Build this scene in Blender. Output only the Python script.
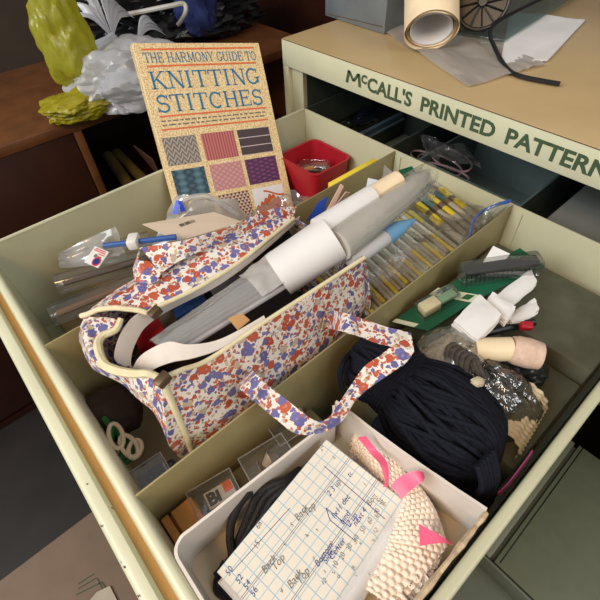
import bpy, bmesh, math, random
import numpy as np
from mathutils import Vector, Matrix, noise
for o in list(bpy.data.objects): bpy.data.objects.remove(o)
SC = bpy.context.scene; COL = SC.collection
random.seed(7); rng = np.random.default_rng(7)
PI = math.pi

# ------------------------------------------------------------ camera, light, exposure
ROT = np.array([[0.66295075,0.74773195,-0.03732597],[-0.53598589,0.50884111,0.67364668],[0.52270013,-0.42658838,0.73811037]])
CAM = np.array([0.56230444,-0.49281808,0.33335991]); FPX = 438.2
cd = bpy.data.cameras.new('camera'); cam = bpy.data.objects.new('camera', cd); COL.objects.link(cam)
cd.sensor_width = 36; cd.lens = FPX/600*36; cd.clip_start = .01; cd.clip_end = 50
m4 = Matrix.Identity(4)
for i in range(3):
    for j in range(3): m4[j][i] = ROT[i][j]
    m4[i][3] = CAM[i]
cam.matrix_world = m4; SC.camera = cam
SC.view_settings.view_transform = 'Standard'; SC.view_settings.look = 'None'
SC.view_settings.exposure = -0.12; SC.view_settings.gamma = 1
SC.cycles.transparent_max_bounces = 24; SC.cycles.max_bounces = 8
wd = bpy.data.worlds.new('room_light'); SC.world = wd; wd.use_nodes = True
wd.node_tree.nodes['Background'].inputs[0].default_value = (1,.96,.90,1)
wd.node_tree.nodes['Background'].inputs[1].default_value = .34
def area(name, loc, tgt, size, power, col, sizey=None):
    l = bpy.data.lights.new(name,'AREA'); l.energy = power; l.color = col; l.size = size
    if sizey: l.shape = 'RECTANGLE'; l.size_y = sizey
    o = bpy.data.objects.new(name,l); COL.objects.link(o); o.location = loc
    o.rotation_euler = (Vector(tgt)-Vector(loc)).to_track_quat('-Z','Y').to_euler(); return o
area('window_daylight', (-.05,-2.3,1.5), (.35,-.2,0), 1.4, 58, (.90,.96,1), 1.1)
area('side_fill', (2.1,-.1,1.35), (.1,-.25,-.05), 1.0, 19, (.94,.98,1))  # cool fill added to brighten the left wall; no window seen there
area('ceiling_lamp', (.75,-1.25,1.25), (.4,-.45,0), .35, 9, (1,.62,.30))

# ------------------------------------------------------------ pixel of the photo -> point on a plane of the place
def ray(x,y): return ROT.T @ np.array([(x-300)/FPX,(300-y)/FPX,-1.])
def on(x,y,n,q):
    d = ray(x,y); n = np.array(n,float); q = np.array(q,float)
    return Vector(CAM + d*((q-CAM)@n)/(d@n))
def hx(x,y,v): return on(x,y,(1,0,0),(v,0,0))
def hy(x,y,v): return on(x,y,(0,1,0),(0,v,0))
def hz(x,y,v): return on(x,y,(0,0,1),(0,0,v))

# ------------------------------------------------------------ materials
def nodes(name):
    m = bpy.data.materials.new(name); m.use_nodes = True
    return m, m.node_tree, m.node_tree.nodes, m.node_tree.links
def S(c): return tuple((v/255/12.92 if v/255<=.04045 else ((v/255+.055)/1.055)**2.4) for v in c)+(1,)
def mat(name, c, rough=.5, var=.08, scale=40, bump=0, bscale=200, metal=0, spec=.5, sheen=0, lin=False, trans=0):
    m,t,n,l = nodes(name); b = n['Principled BSDF']
    col = c if lin else S(c)
    b.inputs['Roughness'].default_value = rough; b.inputs['Metallic'].default_value = metal
    b.inputs['Specular IOR Level'].default_value = spec; b.inputs['Sheen Weight'].default_value = sheen
    b.inputs['Transmission Weight'].default_value = trans
    tc = n.new('ShaderNodeTexCoord')
    nz = n.new('ShaderNodeTexNoise'); nz.inputs['Scale'].default_value = scale; nz.inputs['Detail'].default_value = 4
    l.new(tc.outputs['Object'], nz.inputs['Vector'])
    r = n.new('ShaderNodeValToRGB'); r.color_ramp.elements[0].position = .3; r.color_ramp.elements[1].position = .7
    r.color_ramp.elements[0].color = tuple(v*(1-var) for v in col[:3])+(1,)
    r.color_ramp.elements[1].color = tuple(min(1,v*(1+var)) for v in col[:3])+(1,)
    l.new(nz.outputs['Fac'], r.inputs[0]); l.new(r.outputs[0], b.inputs['Base Color'])
    if bump:
        n2 = n.new('ShaderNodeTexNoise'); n2.inputs['Scale'].default_value = bscale; n2.inputs['Detail'].default_value = 3
        l.new(tc.outputs['Object'], n2.inputs['Vector'])
        bp = n.new('ShaderNodeBump'); bp.inputs['Strength'].default_value = bump; bp.inputs['Distance'].default_value = .002
        l.new(n2.outputs['Fac'], bp.inputs['Height']); l.new(bp.outputs[0], b.inputs['Normal'])
    return m
def clear(name, tint=(.96,.96,.95), gloss=.12, haze=.06, hcol=(.8,.8,.8), rough=.12, bscale=60, bump=.4):
    """thin clear plastic film: see-through, a facing-dependent gloss and a little milkiness"""
    m,t,n,l = nodes(name); n.remove(n['Principled BSDF']); out = n['Material Output']
    tr = n.new('ShaderNodeBsdfTransparent'); tr.inputs[0].default_value = tint+(1,)
    df = n.new('ShaderNodeBsdfDiffuse'); df.inputs[0].default_value = hcol+(1,)
    tl = n.new('ShaderNodeBsdfTranslucent'); tl.inputs[0].default_value = hcol+(1,)
    gl = n.new('ShaderNodeBsdfGlossy'); gl.inputs['Roughness'].default_value = rough
    tc = n.new('ShaderNodeTexCoord'); nz = n.new('ShaderNodeTexNoise'); nz.inputs['Scale'].default_value = bscale; nz.inputs['Detail'].default_value = 2
    l.new(tc.outputs['Object'], nz.inputs['Vector'])
    bp = n.new('ShaderNodeBump'); bp.inputs['Strength'].default_value = bump; bp.inputs['Distance'].default_value = .004
    l.new(nz.outputs['Fac'], bp.inputs['Height']); l.new(bp.outputs[0], gl.inputs['Normal'])
    lw = n.new('ShaderNodeLayerWeight'); lw.inputs[0].default_value = .25; l.new(bp.outputs[0], lw.inputs['Normal'])
    ad = n.new('ShaderNodeMath'); ad.operation='MULTIPLY_ADD'; ad.inputs[1].default_value = .30; ad.inputs[2].default_value = gloss; ad.use_clamp=True
    l.new(lw.outputs['Fresnel'], ad.inputs[0])
    m0 = n.new('ShaderNodeMixShader'); l.new(df.outputs[0], m0.inputs[1]); l.new(tl.outputs[0], m0.inputs[2])
    m1 = n.new('ShaderNodeMixShader'); m1.inputs[0].default_value = haze; l.new(tr.outputs[0], m1.inputs[1]); l.new(m0.outputs[0], m1.inputs[2])
    m2 = n.new('ShaderNodeMixShader'); l.new(ad.outputs[0], m2.inputs[0]); l.new(m1.outputs[0], m2.inputs[1]); l.new(gl.outputs[0], m2.inputs[2])
    l.new(m2.outputs[0], out.inputs['Surface']); return m
def floral():
    m,t,n,l = nodes('floral_cotton'); b = n['Principled BSDF']; b.inputs['Roughness'].default_value = .38
    b.inputs['Specular IOR Level'].default_value = .4
    tc = n.new('ShaderNodeTexCoord')
    nz = n.new('ShaderNodeTexNoise'); nz.inputs['Scale'].default_value = 190; l.new(tc.outputs['Object'], nz.inputs['Vector'])
    sub = n.new('ShaderNodeVectorMath'); sub.operation='SUBTRACT'; sub.inputs[1].default_value=(.5,.5,.5); l.new(nz.outputs['Color'], sub.inputs[0])
    sc = n.new('ShaderNodeVectorMath'); sc.operation='SCALE'; sc.inputs['Scale'].default_value=.0060; l.new(sub.outputs[0], sc.inputs[0])
    add = n.new('ShaderNodeVectorMath'); add.operation='ADD'; l.new(tc.outputs['Object'], add.inputs[0]); l.new(sc.outputs[0], add.inputs[1])
    prev = None
    base = n.new('ShaderNodeRGB'); base.outputs[0].default_value = S((226,220,210)); prev = base.outputs[0]
    def layer(prev, scale, off, thr, cols):
        ad2 = n.new('ShaderNodeVectorMath'); ad2.operation='ADD'; ad2.inputs[1].default_value = (off,off*1.7,off*.6); l.new(add.outputs[0], ad2.inputs[0])
        v = n.new('ShaderNodeTexVoronoi'); v.inputs['Scale'].default_value = scale; l.new(ad2.outputs[0], v.inputs['Vector'])
        sp = n.new('ShaderNodeSeparateColor'); l.new(v.outputs['Color'], sp.inputs[0])
        r = n.new('ShaderNodeValToRGB'); r.color_ramp.interpolation='CONSTANT'
        e = r.color_ramp.elements
        e[0].position=0; e[0].color=S(cols[0][1]); e[1].position=cols[1][0]; e[1].color=S(cols[1][1])
        for p,c in cols[2:]:
            x = e.new(p); x.color = S(c)
        l.new(sp.outputs[0], r.inputs[0])
        lt = n.new('ShaderNodeMath'); lt.operation='LESS_THAN'; lt.inputs[1].default_value = thr; l.new(v.outputs['Distance'], lt.inputs[0])
        mx = n.new('ShaderNodeMix'); mx.data_type='RGBA'; l.new(lt.outputs[0], mx.inputs['Factor']); l.new(prev, mx.inputs['A']); l.new(r.outputs[0], mx.inputs['B'])
        # paler flower centre
        lt2 = n.new('ShaderNodeMath'); lt2.operation='LESS_THAN'; lt2.inputs[1].default_value = thr*.28; l.new(v.outputs['Distance'], lt2.inputs[0])
        mul = n.new('ShaderNodeMath'); mul.operation='MULTIPLY'; mul.inputs[1].default_value=.3; l.new(lt2.outputs[0], mul.inputs[0])
        m2 = n.new('ShaderNodeMix'); m2.data_type='RGBA'; l.new(mul.outputs[0], m2.inputs['Factor']); l.new(mx.outputs['Result'], m2.inputs['A']); m2.inputs['B'].default_value = S((200,180,180))
        return m2.outputs['Result']
    prev = layer(prev, 160, .91, .34, [(0,(176,84,60)),(.3,(112,108,158)),(.62,(196,180,156)),(.8,(184,92,66))])
    prev = layer(prev, 260, .37, .43, [(0,(186,92,66)),(.36,(104,98,150)),(.6,(178,84,58)),(.8,(186,168,140))])
    prev = layer(prev, 104, 0, .43, [(0,(100,98,150)),(.34,(186,170,146)),(.5,(184,88,62)),(.68,(112,108,160)),(.86,(176,80,58))])
    l.new(prev, b.inputs['Base Color'])
    return m
def knitmat(name, c1, c2, kind, sx, sy):
    m,t,n,l = nodes(name); b = n['Principled BSDF']; b.inputs['Roughness'].default_value=.6
    uv = n.new('ShaderNodeUVMap'); sp = n.new('ShaderNodeSeparateXYZ'); l.new(uv.outputs[0], sp.inputs[0])
    def M(op,a,bv=None,cl=False):
        x = n.new('ShaderNodeMath'); x.operation=op; x.use_clamp=cl
        for i,v in enumerate((a,bv)):
            if v is None: continue
            if isinstance(v,(int,float)): x.inputs[i].default_value=v
            else: l.new(v,x.inputs[i])
        return x.outputs[0]
    U,V = sp.outputs[0],sp.outputs[1]
    if kind=='rib': f = M('MULTIPLY',M('ADD',M('SINE',M('MULTIPLY',U,sx*6.283)),1),.5)
    elif kind=='stripe':
        w = M('MULTIPLY',M('ABSOLUTE',M('SINE',M('MULTIPLY',U,60))),.018); f = M('LESS_THAN',M('ABSOLUTE',M('SUBTRACT',M('FRACT',M('ADD',M('MULTIPLY',V,sy),.5)),.5)),M('ADD',w,.035))
    elif kind=='diamond':
        a = M('ABSOLUTE',M('SINE',M('MULTIPLY',M('ADD',U,V),sx*3.1416))); c = M('ABSOLUTE',M('SINE',M('MULTIPLY',M('SUBTRACT',U,V),sy*3.1416))); f = M('POWER',M('MINIMUM',a,c),.4)
    elif kind=='zig':
        z = M('MULTIPLY',M('ABSOLUTE',M('SUBTRACT',M('FRACT',M('MULTIPLY',U,sx)),.5)),2); f = M('MULTIPLY',M('ADD',M('SINE',M('MULTIPLY',M('ADD',M('MULTIPLY',V,sy),z),6.283)),1),.5)
    elif kind=='cable':
        s = M('MULTIPLY',M('SINE',M('MULTIPLY',V,sy*6.283)),.12); a = M('ABSOLUTE',M('SINE',M('MULTIPLY',M('ADD',U,s),sx*3.1416))); c = M('ABSOLUTE',M('SINE',M('MULTIPLY',M('SUBTRACT',U,s),sx*3.1416))); f = M('MULTIPLY',a,c)
    elif kind=='basket':
        a = M('FRACT',M('MULTIPLY',U,sx)); k = M('MODULO',M('FLOOR',M('MULTIPLY',V,sy)),2); a = M('FRACT',M('ADD',M('MULTIPLY',U,sx),M('MULTIPLY',k,.5)))
        f = M('LESS_THAN',M('ADD',M('ABSOLUTE',M('SUBTRACT',a,.5)),M('MULTIPLY',M('FRACT',M('MULTIPLY',V,sy)),.45)),.5)
    elif kind=='orange':
        nzz = n.new('ShaderNodeTexNoise'); nzz.inputs['Scale'].default_value=3; l.new(uv.outputs[0], nzz.inputs['Vector'])
        bb = M('MULTIPLY',M('ABSOLUTE',M('SINE',M('MULTIPLY',U,22))),.10)
        edge = M('ADD',M('SUBTRACT',.66,M('MULTIPLY',M('ABSOLUTE',M('SUBTRACT',U,.55)),.75)),bb)
        f0 = M('LESS_THAN',V,edge)
        strand = M('LESS_THAN',M('ABSOLUTE',M('SUBTRACT',V,M('ADD',.74,M('MULTIPLY',M('SINE',M('MULTIPLY',U,5)),.12)))),.035)
        f = M('MAXIMUM',f0,M('MULTIPLY',strand,M('GREATER_THAN',U,.35)))
    mx = n.new('ShaderNodeMix'); mx.data_type='RGBA'; l.new(f,mx.inputs['Factor']); mx.inputs['A'].default_value=S(c1); mx.inputs['B'].default_value=S(c2)
    l.new(mx.outputs['Result'], b.inputs['Base Color'])
    return m
def papergrid():
    m,t,n,l = nodes('ruled_paper'); b = n['Principled BSDF']; b.inputs['Roughness'].default_value=.75
    uv = n.new('ShaderNodeUVMap'); sp = n.new('ShaderNodeSeparateXYZ'); l.new(uv.outputs[0], sp.inputs[0])
    def line(out, period, w, off=0):
        a = n.new('ShaderNodeMath'); a.operation='MULTIPLY_ADD'; a.inputs[1].default_value=1/period; a.inputs[2].default_value=off; l.new(out,a.inputs[0])
        f = n.new('ShaderNodeMath'); f.operation='FRACT'; l.new(a.outputs[0],f.inputs[0])
        g = n.new('ShaderNodeMath'); g.operation='LESS_THAN'; g.inputs[1].default_value=w; l.new(f.outputs[0],g.inputs[0]); return g.outputs[0]
    base = n.new('ShaderNodeRGB'); base.outputs[0].default_value=S((224,216,200)); prev=base.outputs[0]
    for out,per,w,off,c in ((sp.outputs[0],.0092,.085,0,(160,188,200)),(sp.outputs[1],.0066,.10,.3,(164,192,204)),(sp.outputs[1],.0264,.022,.15,(140,146,156)),(sp.outputs[1],.0264,.022,.20,(140,146,156))):
        f = line(out,per,w,off); mx = n.new('ShaderNodeMix'); mx.data_type='RGBA'; l.new(f,mx.inputs['Factor']); l.new(prev,mx.inputs['A']); mx.inputs['B'].default_value=S(c); prev=mx.outputs['Result']
    l.new(prev,b.inputs['Base Color']); return m

CREAM = mat('cream_enamel',(190,188,158),.42,.05,15,.08,300)
CREAM2 = mat('pale_cream_enamel',(208,208,178),.35,.05,15,.05,300)
TAN = mat('tan_enamel',(186,160,116),.28,.05,12,.05,200)
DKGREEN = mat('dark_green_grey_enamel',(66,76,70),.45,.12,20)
GGREY = mat('grey_green_enamel',(104,110,98),.5,.1,20)
GREYMET = mat('grey_box_metal',(128,136,142),.38,.1,25,.05,150,metal=.35)
RUST = mat('dark_scratched_edge',(92,66,40),.7)
LETTER = mat('dark_green_lettering',(66,88,62),.5)
WOOD = mat('brown_wood',(104,62,30),.45,.25,18,.1,80)
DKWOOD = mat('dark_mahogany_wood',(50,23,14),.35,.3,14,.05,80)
PALEWOOD = mat('orange_box_wood',(232,164,94),.5,.14,60,.05,150)
BLACK = mat('black_plastic',(22,22,24),.35); BLACKYARN = mat('black_yarn',(20,22,34),.75,.3,300,.6,1500,spec=.2)
GREYYARN = mat('charcoal_yarn',(66,60,52),.9,.3,200,.4,900); CREAMYARN = mat('cream_yarn',(206,190,160),.9,.1,200,.4,900,sheen=.2)
WHITEKNIT = mat('white_cotton_knit',(238,222,204),.85,.05,300,.2,900,sheen=.2)
PINK = mat('pink_ribbon',(238,96,132),.42,.06,60); RED = mat('red_plastic',(164,24,38),.42,.08,30,.05,400)
YELLOW = mat('yellow_plastic',(236,208,62),.45,.05); PAPER = mat('white_paper',(218,216,214),.7,.03,30)
TANPAPER = mat('aged_tan_paper',(236,214,178),.75,.1,30,.08,120); CARD = mat('white_box_card',(214,206,196),.65,.06,25,.06,120)
CARDIN = mat('box_card_inside',(206,186,158),.7,.07,25,.06,120); TORN = mat('torn_card_edge',(188,166,136),.85,.2,200)
FLORAL = floral(); BIND = mat('cream_binding',(222,210,172),.65,.08,90,.15,600); ZIPT = mat('white_zip_tape',(224,214,204),.75,.05,60,.4,1500)
BRONZE = mat('dull_bronze',(120,100,78),.4,metal=.8); LINING = mat('beige_lining',(150,130,106),.8)
GREYFOAM = mat('grey_tube_plastic',(194,190,182),.4,.05,30); BLUEP = mat('blue_plastic',(44,84,150),.35); PALEBLUE = mat('pale_blue_cap',(110,160,200),.4)
GREENCARD = mat('green_card',(20,84,56),.35,.1,60); CREAMP = mat('cream_plastic',(226,214,170),.35); BEIGE = mat('beige_envelope',(206,188,166),.7,.03)
NEEDY = mat('yellow_tube',(226,200,52),.35); NEEDG = mat('grey_tube',(176,168,150),.35); NEEDW = mat('white_tube',(232,230,222),.3); NEEDT = mat('teal_tube',(92,120,122),.35); NEEDB=mat('brown_tube',(120,98,74),.4)
CLEAR = clear('clear_plastic_film'); NFILM = clear('thin_needle_film',gloss=.05,haze=.015,rough=.08,bump=.5)
CLEAR2 = clear('milky_plastic_film',haze=.38,gloss=.1,rough=.2); HARD = clear('clear_hard_plastic',gloss=.16,haze=.03,rough=.04,bump=.05)
DARKFILM = clear('smoky_plastic_film',tint=(.62,.60,.56),gloss=.12,haze=.04,rough=.15,bscale=120,bump=.9)
GLASSG = clear('greenish_glass_sheet',tint=(.75,.86,.84),gloss=.14,haze=.04,rough=.05,bump=.02)
BAGW = clear('white_grocery_film',haze=.8,hcol=(.84,.85,.9),gloss=.05,rough=.3,bscale=30,bump=.25); BAGY = clear('yellow_grocery_film',tint=(.95,.9,.4),haze=.72,hcol=(.62,.6,.05),gloss=.05,rough=.3,bscale=30,bump=.25)
BAGK = mat('black_bin_film',(20,20,22),.28,.2,50,.8,60); BROWNCARD = mat('brown_carton',(122,102,86),.8,.06,30); CARTON = mat('tan_carton',(142,106,70),.8,.06)
BINK = mat('blue_ink',(40,56,140),.6); PENCIL = mat('grey_pencil',(112,110,108),.7); REDINK = mat('red_ink',(200,60,50),.6); BLUETITLE = mat('blue_title_ink',(28,116,160),.5); REDLINE = mat('orange_red_line',(224,112,64),.5); GREYINK=mat('grey_print',(120,110,104),.6)
ORANGE = mat('orange_sticker',(240,100,44),.5); PINKCORD = mat('pinkish_cord',(120,96,100),.7); DKGLOSS = mat('dark_blue_black_plastic',(26,34,44),.18); GREENC = mat('green_cord',(28,92,40),.5)
FLOORM = mat('dark_floor_boards',(38,32,28),.5,.3,10); WALLM = mat('brown_room_wall',(86,72,58),.8,.1,5); PURPLE=mat('magenta_zip',(150,60,110),.4); PINKTAPE = mat('pinkish_paper',(206,176,156),.8,.12,200,.3,500)  # room walls in one even brown
def speckle():
    m,t,n,l = nodes('speckled_cream_cover'); b=n['Principled BSDF']; b.inputs['Roughness'].default_value=.36
    tc=n.new('ShaderNodeTexCoord'); v=n.new('ShaderNodeTexNoise'); v.inputs['Scale'].default_value=620; v.inputs['Detail'].default_value=1; l.new(tc.outputs['Object'],v.inputs['Vector'])
    r=n.new('ShaderNodeValToRGB'); e=r.color_ramp.elements; e[0].position=.38; e[0].color=S((206,166,112)); e[1].position=.58; e[1].color=S((246,226,176)); l.new(v.outputs['Fac'],r.inputs[0]); l.new(r.outputs[0],b.inputs['Base Color']); return m
COVER = speckle()

# ------------------------------------------------------------ mesh tools
class MB:
    def __init__(s): s.v=[]; s.f=[]; s.uv={}
    def add(s, vs, fs):
        k=len(s.v); s.v += [tuple(v) for v in vs]; s.f += [tuple(i+k for i in f) for f in fs]; return s
    def box(s, lo, hi, fr=None):
        x0,y0,z0=lo; x1,y1,z1=hi
        vs=[Vector(p) for p in ((x0,y0,z0),(x1,y0,z0),(x1,y1,z0),(x0,y1,z0),(x0,y0,z1),(x1,y0,z1),(x1,y1,z1),(x0,y1,z1))]
        if fr: vs=[fr@v for v in vs]
        return s.add(vs,[(0,3,2,1),(4,5,6,7),(0,1,5,4),(1,2,6,5),(2,3,7,6),(3,0,4,7)])
    def rbox(s, lo, hi, r=.003, seg=2, fr=None):
        bm=bmesh.new(); bmesh.ops.create_cube(bm,size=1)
        for v in bm.verts: v.co=Vector([lo[i]+(v.co[i]+.5)*(hi[i]-lo[i]) for i in range(3)])
        bmesh.ops.bevel(bm,geom=bm.edges[:],offset=r,segments=seg,affect='EDGES',profile=.5)
        vs=[fr@v.co if fr else v.co.copy() for v in bm.verts]; bm.verts.index_update()
        s.add(vs,[[v.index for v in f.verts] for f in bm.faces]); bm.free(); return s
    def quad(s,a,b,c,d,th=0.0006):
        a,b,c,d=map(Vector,(a,b,c,d)); n=(b-a).cross(d-a).normalized()*th
        return s.add([a,b,c,d,a-n,b-n,c-n,d-n],[(0,1,2,3),(7,6,5,4),(0,4,5,1),(1,5,6,2),(2,6,7,3),(3,7,4,0)])
    def tube(s, pts, r, seg=8, caps=True, closed=False):
        pts=[Vector(p) for p in pts]; n=len(pts); rs=r if isinstance(r,(list,tuple)) else [r]*n
        k=len(s.v); up=None; vs=[]
        for i,p in enumerate(pts):
            if closed: d=pts[(i+1)%n]-pts[i-1]
            else: d=pts[min(i+1,n-1)]-pts[max(i-1,0)]
            d=d.normalized() if d.length>1e-9 else Vector((0,0,1))
            if up is None: up=d.orthogonal().normalized()
            up=(up-d*up.dot(d)); up=up.normalized() if up.length>1e-6 else d.orthogonal().normalized()
            w=d.cross(up)
            for j in range(seg):
                a=2*PI*j/seg; vs.append(p+(up*math.cos(a)+w*math.sin(a))*rs[i])
        fs=[]
        for i in range(n if closed else n-1):
            for j in range(seg):
                a=i*seg+j; b=i*seg+(j+1)%seg; i2=(i+1)%n; fs.append((a,b,i2*seg+(j+1)%seg,i2*seg+j))
        if caps and not closed: fs+= [tuple(range(seg-1,-1,-1)), tuple((n-1)*seg+j for j in range(seg))]
        return s.add(vs,fs)
    def grid(s, fn, nu, nv, th=0, closed_u=False):
        P=[[Vector(fn(i/nu,j/nv)) for j in range(nv+1)] for i in range(nu+1)]
        W=nv+1; vs=[p for r in P for p in r]
        F=[(i*W+j,(i+1)*W+j,(i+1)*W+j+1,i*W+j+1) for i in range(nu) for j in range(nv)]
        if th:
            N=[Vector((0,0,0)) for _ in vs]
            for f in F:
                nn=(vs[f[1]]-vs[f[0]]).cross(vs[f[3]]-vs[f[0]])
                for q in f: N[q]+=nn
            off=[v-(n.normalized() if n.length>0 else n)*th for v,n in zip(vs,N)]; k=len(vs)
            F2=[tuple(q+k for q in reversed(f)) for f in F]
            E=[]
            for i in range(nu): E+=[(i*W,i*W+k,(i+1)*W+k,(i+1)*W),((i+1)*W+nv,(i+1)*W+nv+k,i*W+nv+k,i*W+nv)]
            for j in range(nv): E+=[(j+1,j+1+k,j+k,j),(nu*W+j,nu*W+j+k,nu*W+j+1+k,nu*W+j+1)]
            vs=vs+off; F=F+F2+E
        return s.add(vs,F)
def spline(pts, n):
    pts=[Vector(p) for p in pts]; m=len(pts)-1; out=[]
    for k in range(n+1):
        t=k/n*m; i=min(int(t),m-1); u=t-i
        p0,p1,p2,p3=pts[max(i-1,0)],pts[i],pts[i+1],pts[min(i+2,m)]
        out.append(.5*((2*p1)+(p2-p0)*u+(2*p0-5*p1+4*p2-p3)*u*u+(3*p1-p0-3*p2+p3)*u**3))
    return out
def frame(o,ux,uy):
    ux=Vector(ux).normalized(); uy=Vector(uy); uy=(uy-ux*uy.dot(ux)).normalized(); n=ux.cross(uy)
    m=Matrix((ux,uy,n)).transposed().to_4x4(); m.translation=Vector(o); return m
def thing(name,label,cat,loc=(0,0,0),group=None):
    o=bpy.data.objects.new(name,None); COL.objects.link(o); o.location=loc; o.empty_display_size=.02
    o['label']=label; o['category']=cat
    if group: o['group']=group
    return o
def root_loc(o):
    v=Vector((0,0,0))
    while o: v=v+Vector(o.location); o=o.parent
    return v
def obj(name,mb,m,parent=None,smooth=True,label=None,uv=None,sharp=35):
    me=bpy.data.meshes.new(name); off=root_loc(parent) if parent else Vector((0,0,0))
    vs=[Vector(v) for v in mb.v]
    if not parent:
        lo=Vector([min(v[i] for v in vs) for i in range(3)]); hi=Vector([max(v[i] for v in vs) for i in range(3)]); off=Vector(((lo.x+hi.x)/2,(lo.y+hi.y)/2,lo.z))
    me.from_pydata([v-off for v in vs],[],mb.f); me.update()
    bm=bmesh.new(); bm.from_mesh(me); bmesh.ops.recalc_face_normals(bm,faces=bm.faces) if name!='film' else None; bm.to_mesh(me); bm.free()
    me.materials.append(m)
    if smooth:
        me.polygons.foreach_set('use_smooth',[True]*len(me.polygons))
        me.set_sharp_from_angle(angle=math.radians(sharp))
    if uv:
        L=me.uv_layers.new(name='UVMap'); W=[uv(v) for v in vs]
        for lp in me.loops: L.data[lp.index].uv=W[lp.vertex_index]
    o=bpy.data.objects.new(name,me); COL.objects.link(o)
    if parent: o.parent=parent
    else: o.location=off
    if label: o['label']=label
    return o
def tag(o,label,cat,group=None,kind=None):
    o['label']=label; o['category']=cat
    if group: o['group']=group
    if kind: o['kind']=kind
    return o
def struct(name,mb,m):
    o=obj(name,mb,m,None,False); o['kind']='structure'; return o
def text_mb(s,size,fr,off=0,ext=.0002,shear=0,sx=1):
    c=bpy.data.curves.new('t','FONT'); c.body=s; c.size=size; c.offset=off; c.extrude=ext; c.shear=shear; c.resolution_u=3
    o=bpy.data.objects.new('t',c); COL.objects.link(o)
    me=bpy.data.meshes.new_from_object(o.evaluated_get(bpy.context.evaluated_depsgraph_get()))
    b=MB(); b.add([fr@Vector((v.co.x*sx,v.co.y,v.co.z)) for v in me.vertices],[tuple(p.vertices) for p in me.polygons])
    bpy.data.objects.remove(o); bpy.data.curves.remove(c); bpy.data.meshes.remove(me); return b
def merge(*ms):
    b=MB()
    for m in ms: b.add(m.v,m.f)
    return b
# slab-serif stroke letters -----------------------------------------------------
def glyph(ch,tk=.13,tn=.07):
    Q=[]
    def seg(x0,y0,x1,y1,t): Q.append(([(x0,y0),(x1,y1)],t))
    def arc(cx,cy,rx,ry,a0,a1,t): Q.append(([(cx+rx*math.cos(math.radians(a0+(a1-a0)*i/16)),cy+ry*math.sin(math.radians(a0+(a1-a0)*i/16))) for i in range(17)],t))
    def sf(x,y,w=.3): seg(x-w/2,y+(.03 if y<.5 else -.03),x+w/2,y+(.03 if y<.5 else -.03),.06)
    def vs(x,t=None,y0=0,y1=1): seg(x,y0,x,y1,t or tk); 
    w=.95
    if ch=='K': vs(.2);sf(.2,0);sf(.2,1);seg(.22,.4,.75,1,tn);sf(.75,1);seg(.4,.58,.82,0,tk);sf(.84,0)
    elif ch=='N': vs(.2,tn);vs(.8,tn);seg(.2,1,.8,0,tk);sf(.2,0);sf(.16,1,.24);sf(.8,1)
    elif ch=='I': w=.5;vs(.25);sf(.25,0);sf(.25,1)
    elif ch=='T': w=.9;vs(.45);sf(.45,0);seg(.05,.965,.85,.965,tn);vs(.07,tn,.72,1);vs(.83,tn,.72,1)
    elif ch=='G': arc(.46,.5,.34,.46,50,320,tk*.85);vs(.78,tk,0.08,.42);seg(.58,.42,.92,.42,tn);vs(.76,tn,.7,.98)
    elif ch=='S': w=.82;arc(.41,.73,.25,.23,25,270,tk*.8);arc(.41,.27,.29,.24,90,-155,tk*.8);vs(.7,tn,.7,.98);vs(.1,tn,.02,.3)
    elif ch=='C': arc(.48,.5,.36,.46,48,312,tk*.85);vs(.78,tn,.66,.98)
    elif ch=='H': w=1;vs(.2);vs(.8);seg(.2,.52,.8,.52,tn);[sf(x,y) for x in (.2,.8) for y in (0,1)]
    elif ch=='E': w=.88;vs(.22);seg(.08,.965,.78,.965,tn);seg(.08,.035,.8,.035,tn);seg(.22,.52,.58,.52,tn);vs(.77,tn,.74,1);vs(.79,tn,0,.28);vs(.58,tn,.4,.64)
    elif ch=='A': w=1;seg(.18,0,.5,1,tn);seg(.5,1,.82,0,tk);seg(.28,.32,.72,.32,tn);sf(.17,0);sf(.83,0)
    elif ch=='R': w=1;vs(.2);sf(.2,0);seg(.08,.965,.5,.965,tn);arc(.5,.74,.25,.23,90,-90,tk*.8);seg(.2,.5,.5,.5,tn);seg(.5,.5,.82,0,tk);sf(.86,0,.2)
    elif ch=='M': w=1.15;vs(.18,tn);vs(.95);seg(.18,1,.56,.1,tk);seg(.56,.1,.95,1,tn);sf(.18,0);sf(.95,0);sf(.12,1,.22);sf(1.0,1,.22)
    elif ch=='O': w=1;arc(.5,.5,.38,.46,0,360,tk*.8)
    elif ch=='Y': seg(.14,1,.48,.45,tk);seg(.84,1,.48,.45,tn);vs(.48,tk,0,.46);sf(.48,0);sf(.14,1);sf(.84,1)
    elif ch=='U': w=1;vs(.2,tk,.35,1);vs(.8,tn,.35,1);arc(.5,.35,.3,.32,180,360,tn*1.2);sf(.2,1);sf(.8,1)
    elif ch=='D': w=1;vs(.22);seg(.08,.965,.45,.965,tn);seg(.08,.035,.45,.035,tn);arc(.45,.5,.4,.465,90,-90,tk*.85)
    else: w=.45
    return Q,w
def slab(s,width,h,fr,th=.00025,tk=.13,tn=.07):
    tot=sum(glyph(c)[1] for c in s); sx=width/tot; b=MB(); x=0
    for c in s:
        Q,w=glyph(c,tk,tn)
        for pts,t in Q:
            P=[Vector(((x+p[0])*sx,p[1]*h,0)) for p in pts]; hw=t*h/2
            L=[];R=[]
            for i,p in enumerate(P):
                d=(P[min(i+1,len(P)-1)]-P[max(i-1,0)]).normalized(); nn=Vector((-d.y,d.x,0))*hw; L.append(p+nn);R.append(p-nn)
            n=len(P); vs=[fr@(q+Vector((0,0,th))) for q in L+R]+[fr@q for q in L+R]
            fs=[]
            for i in range(n-1): fs+=[(i,n+i,n+i+1,i+1)]
            b.add(vs,fs)
        x+=w
    return b

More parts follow.
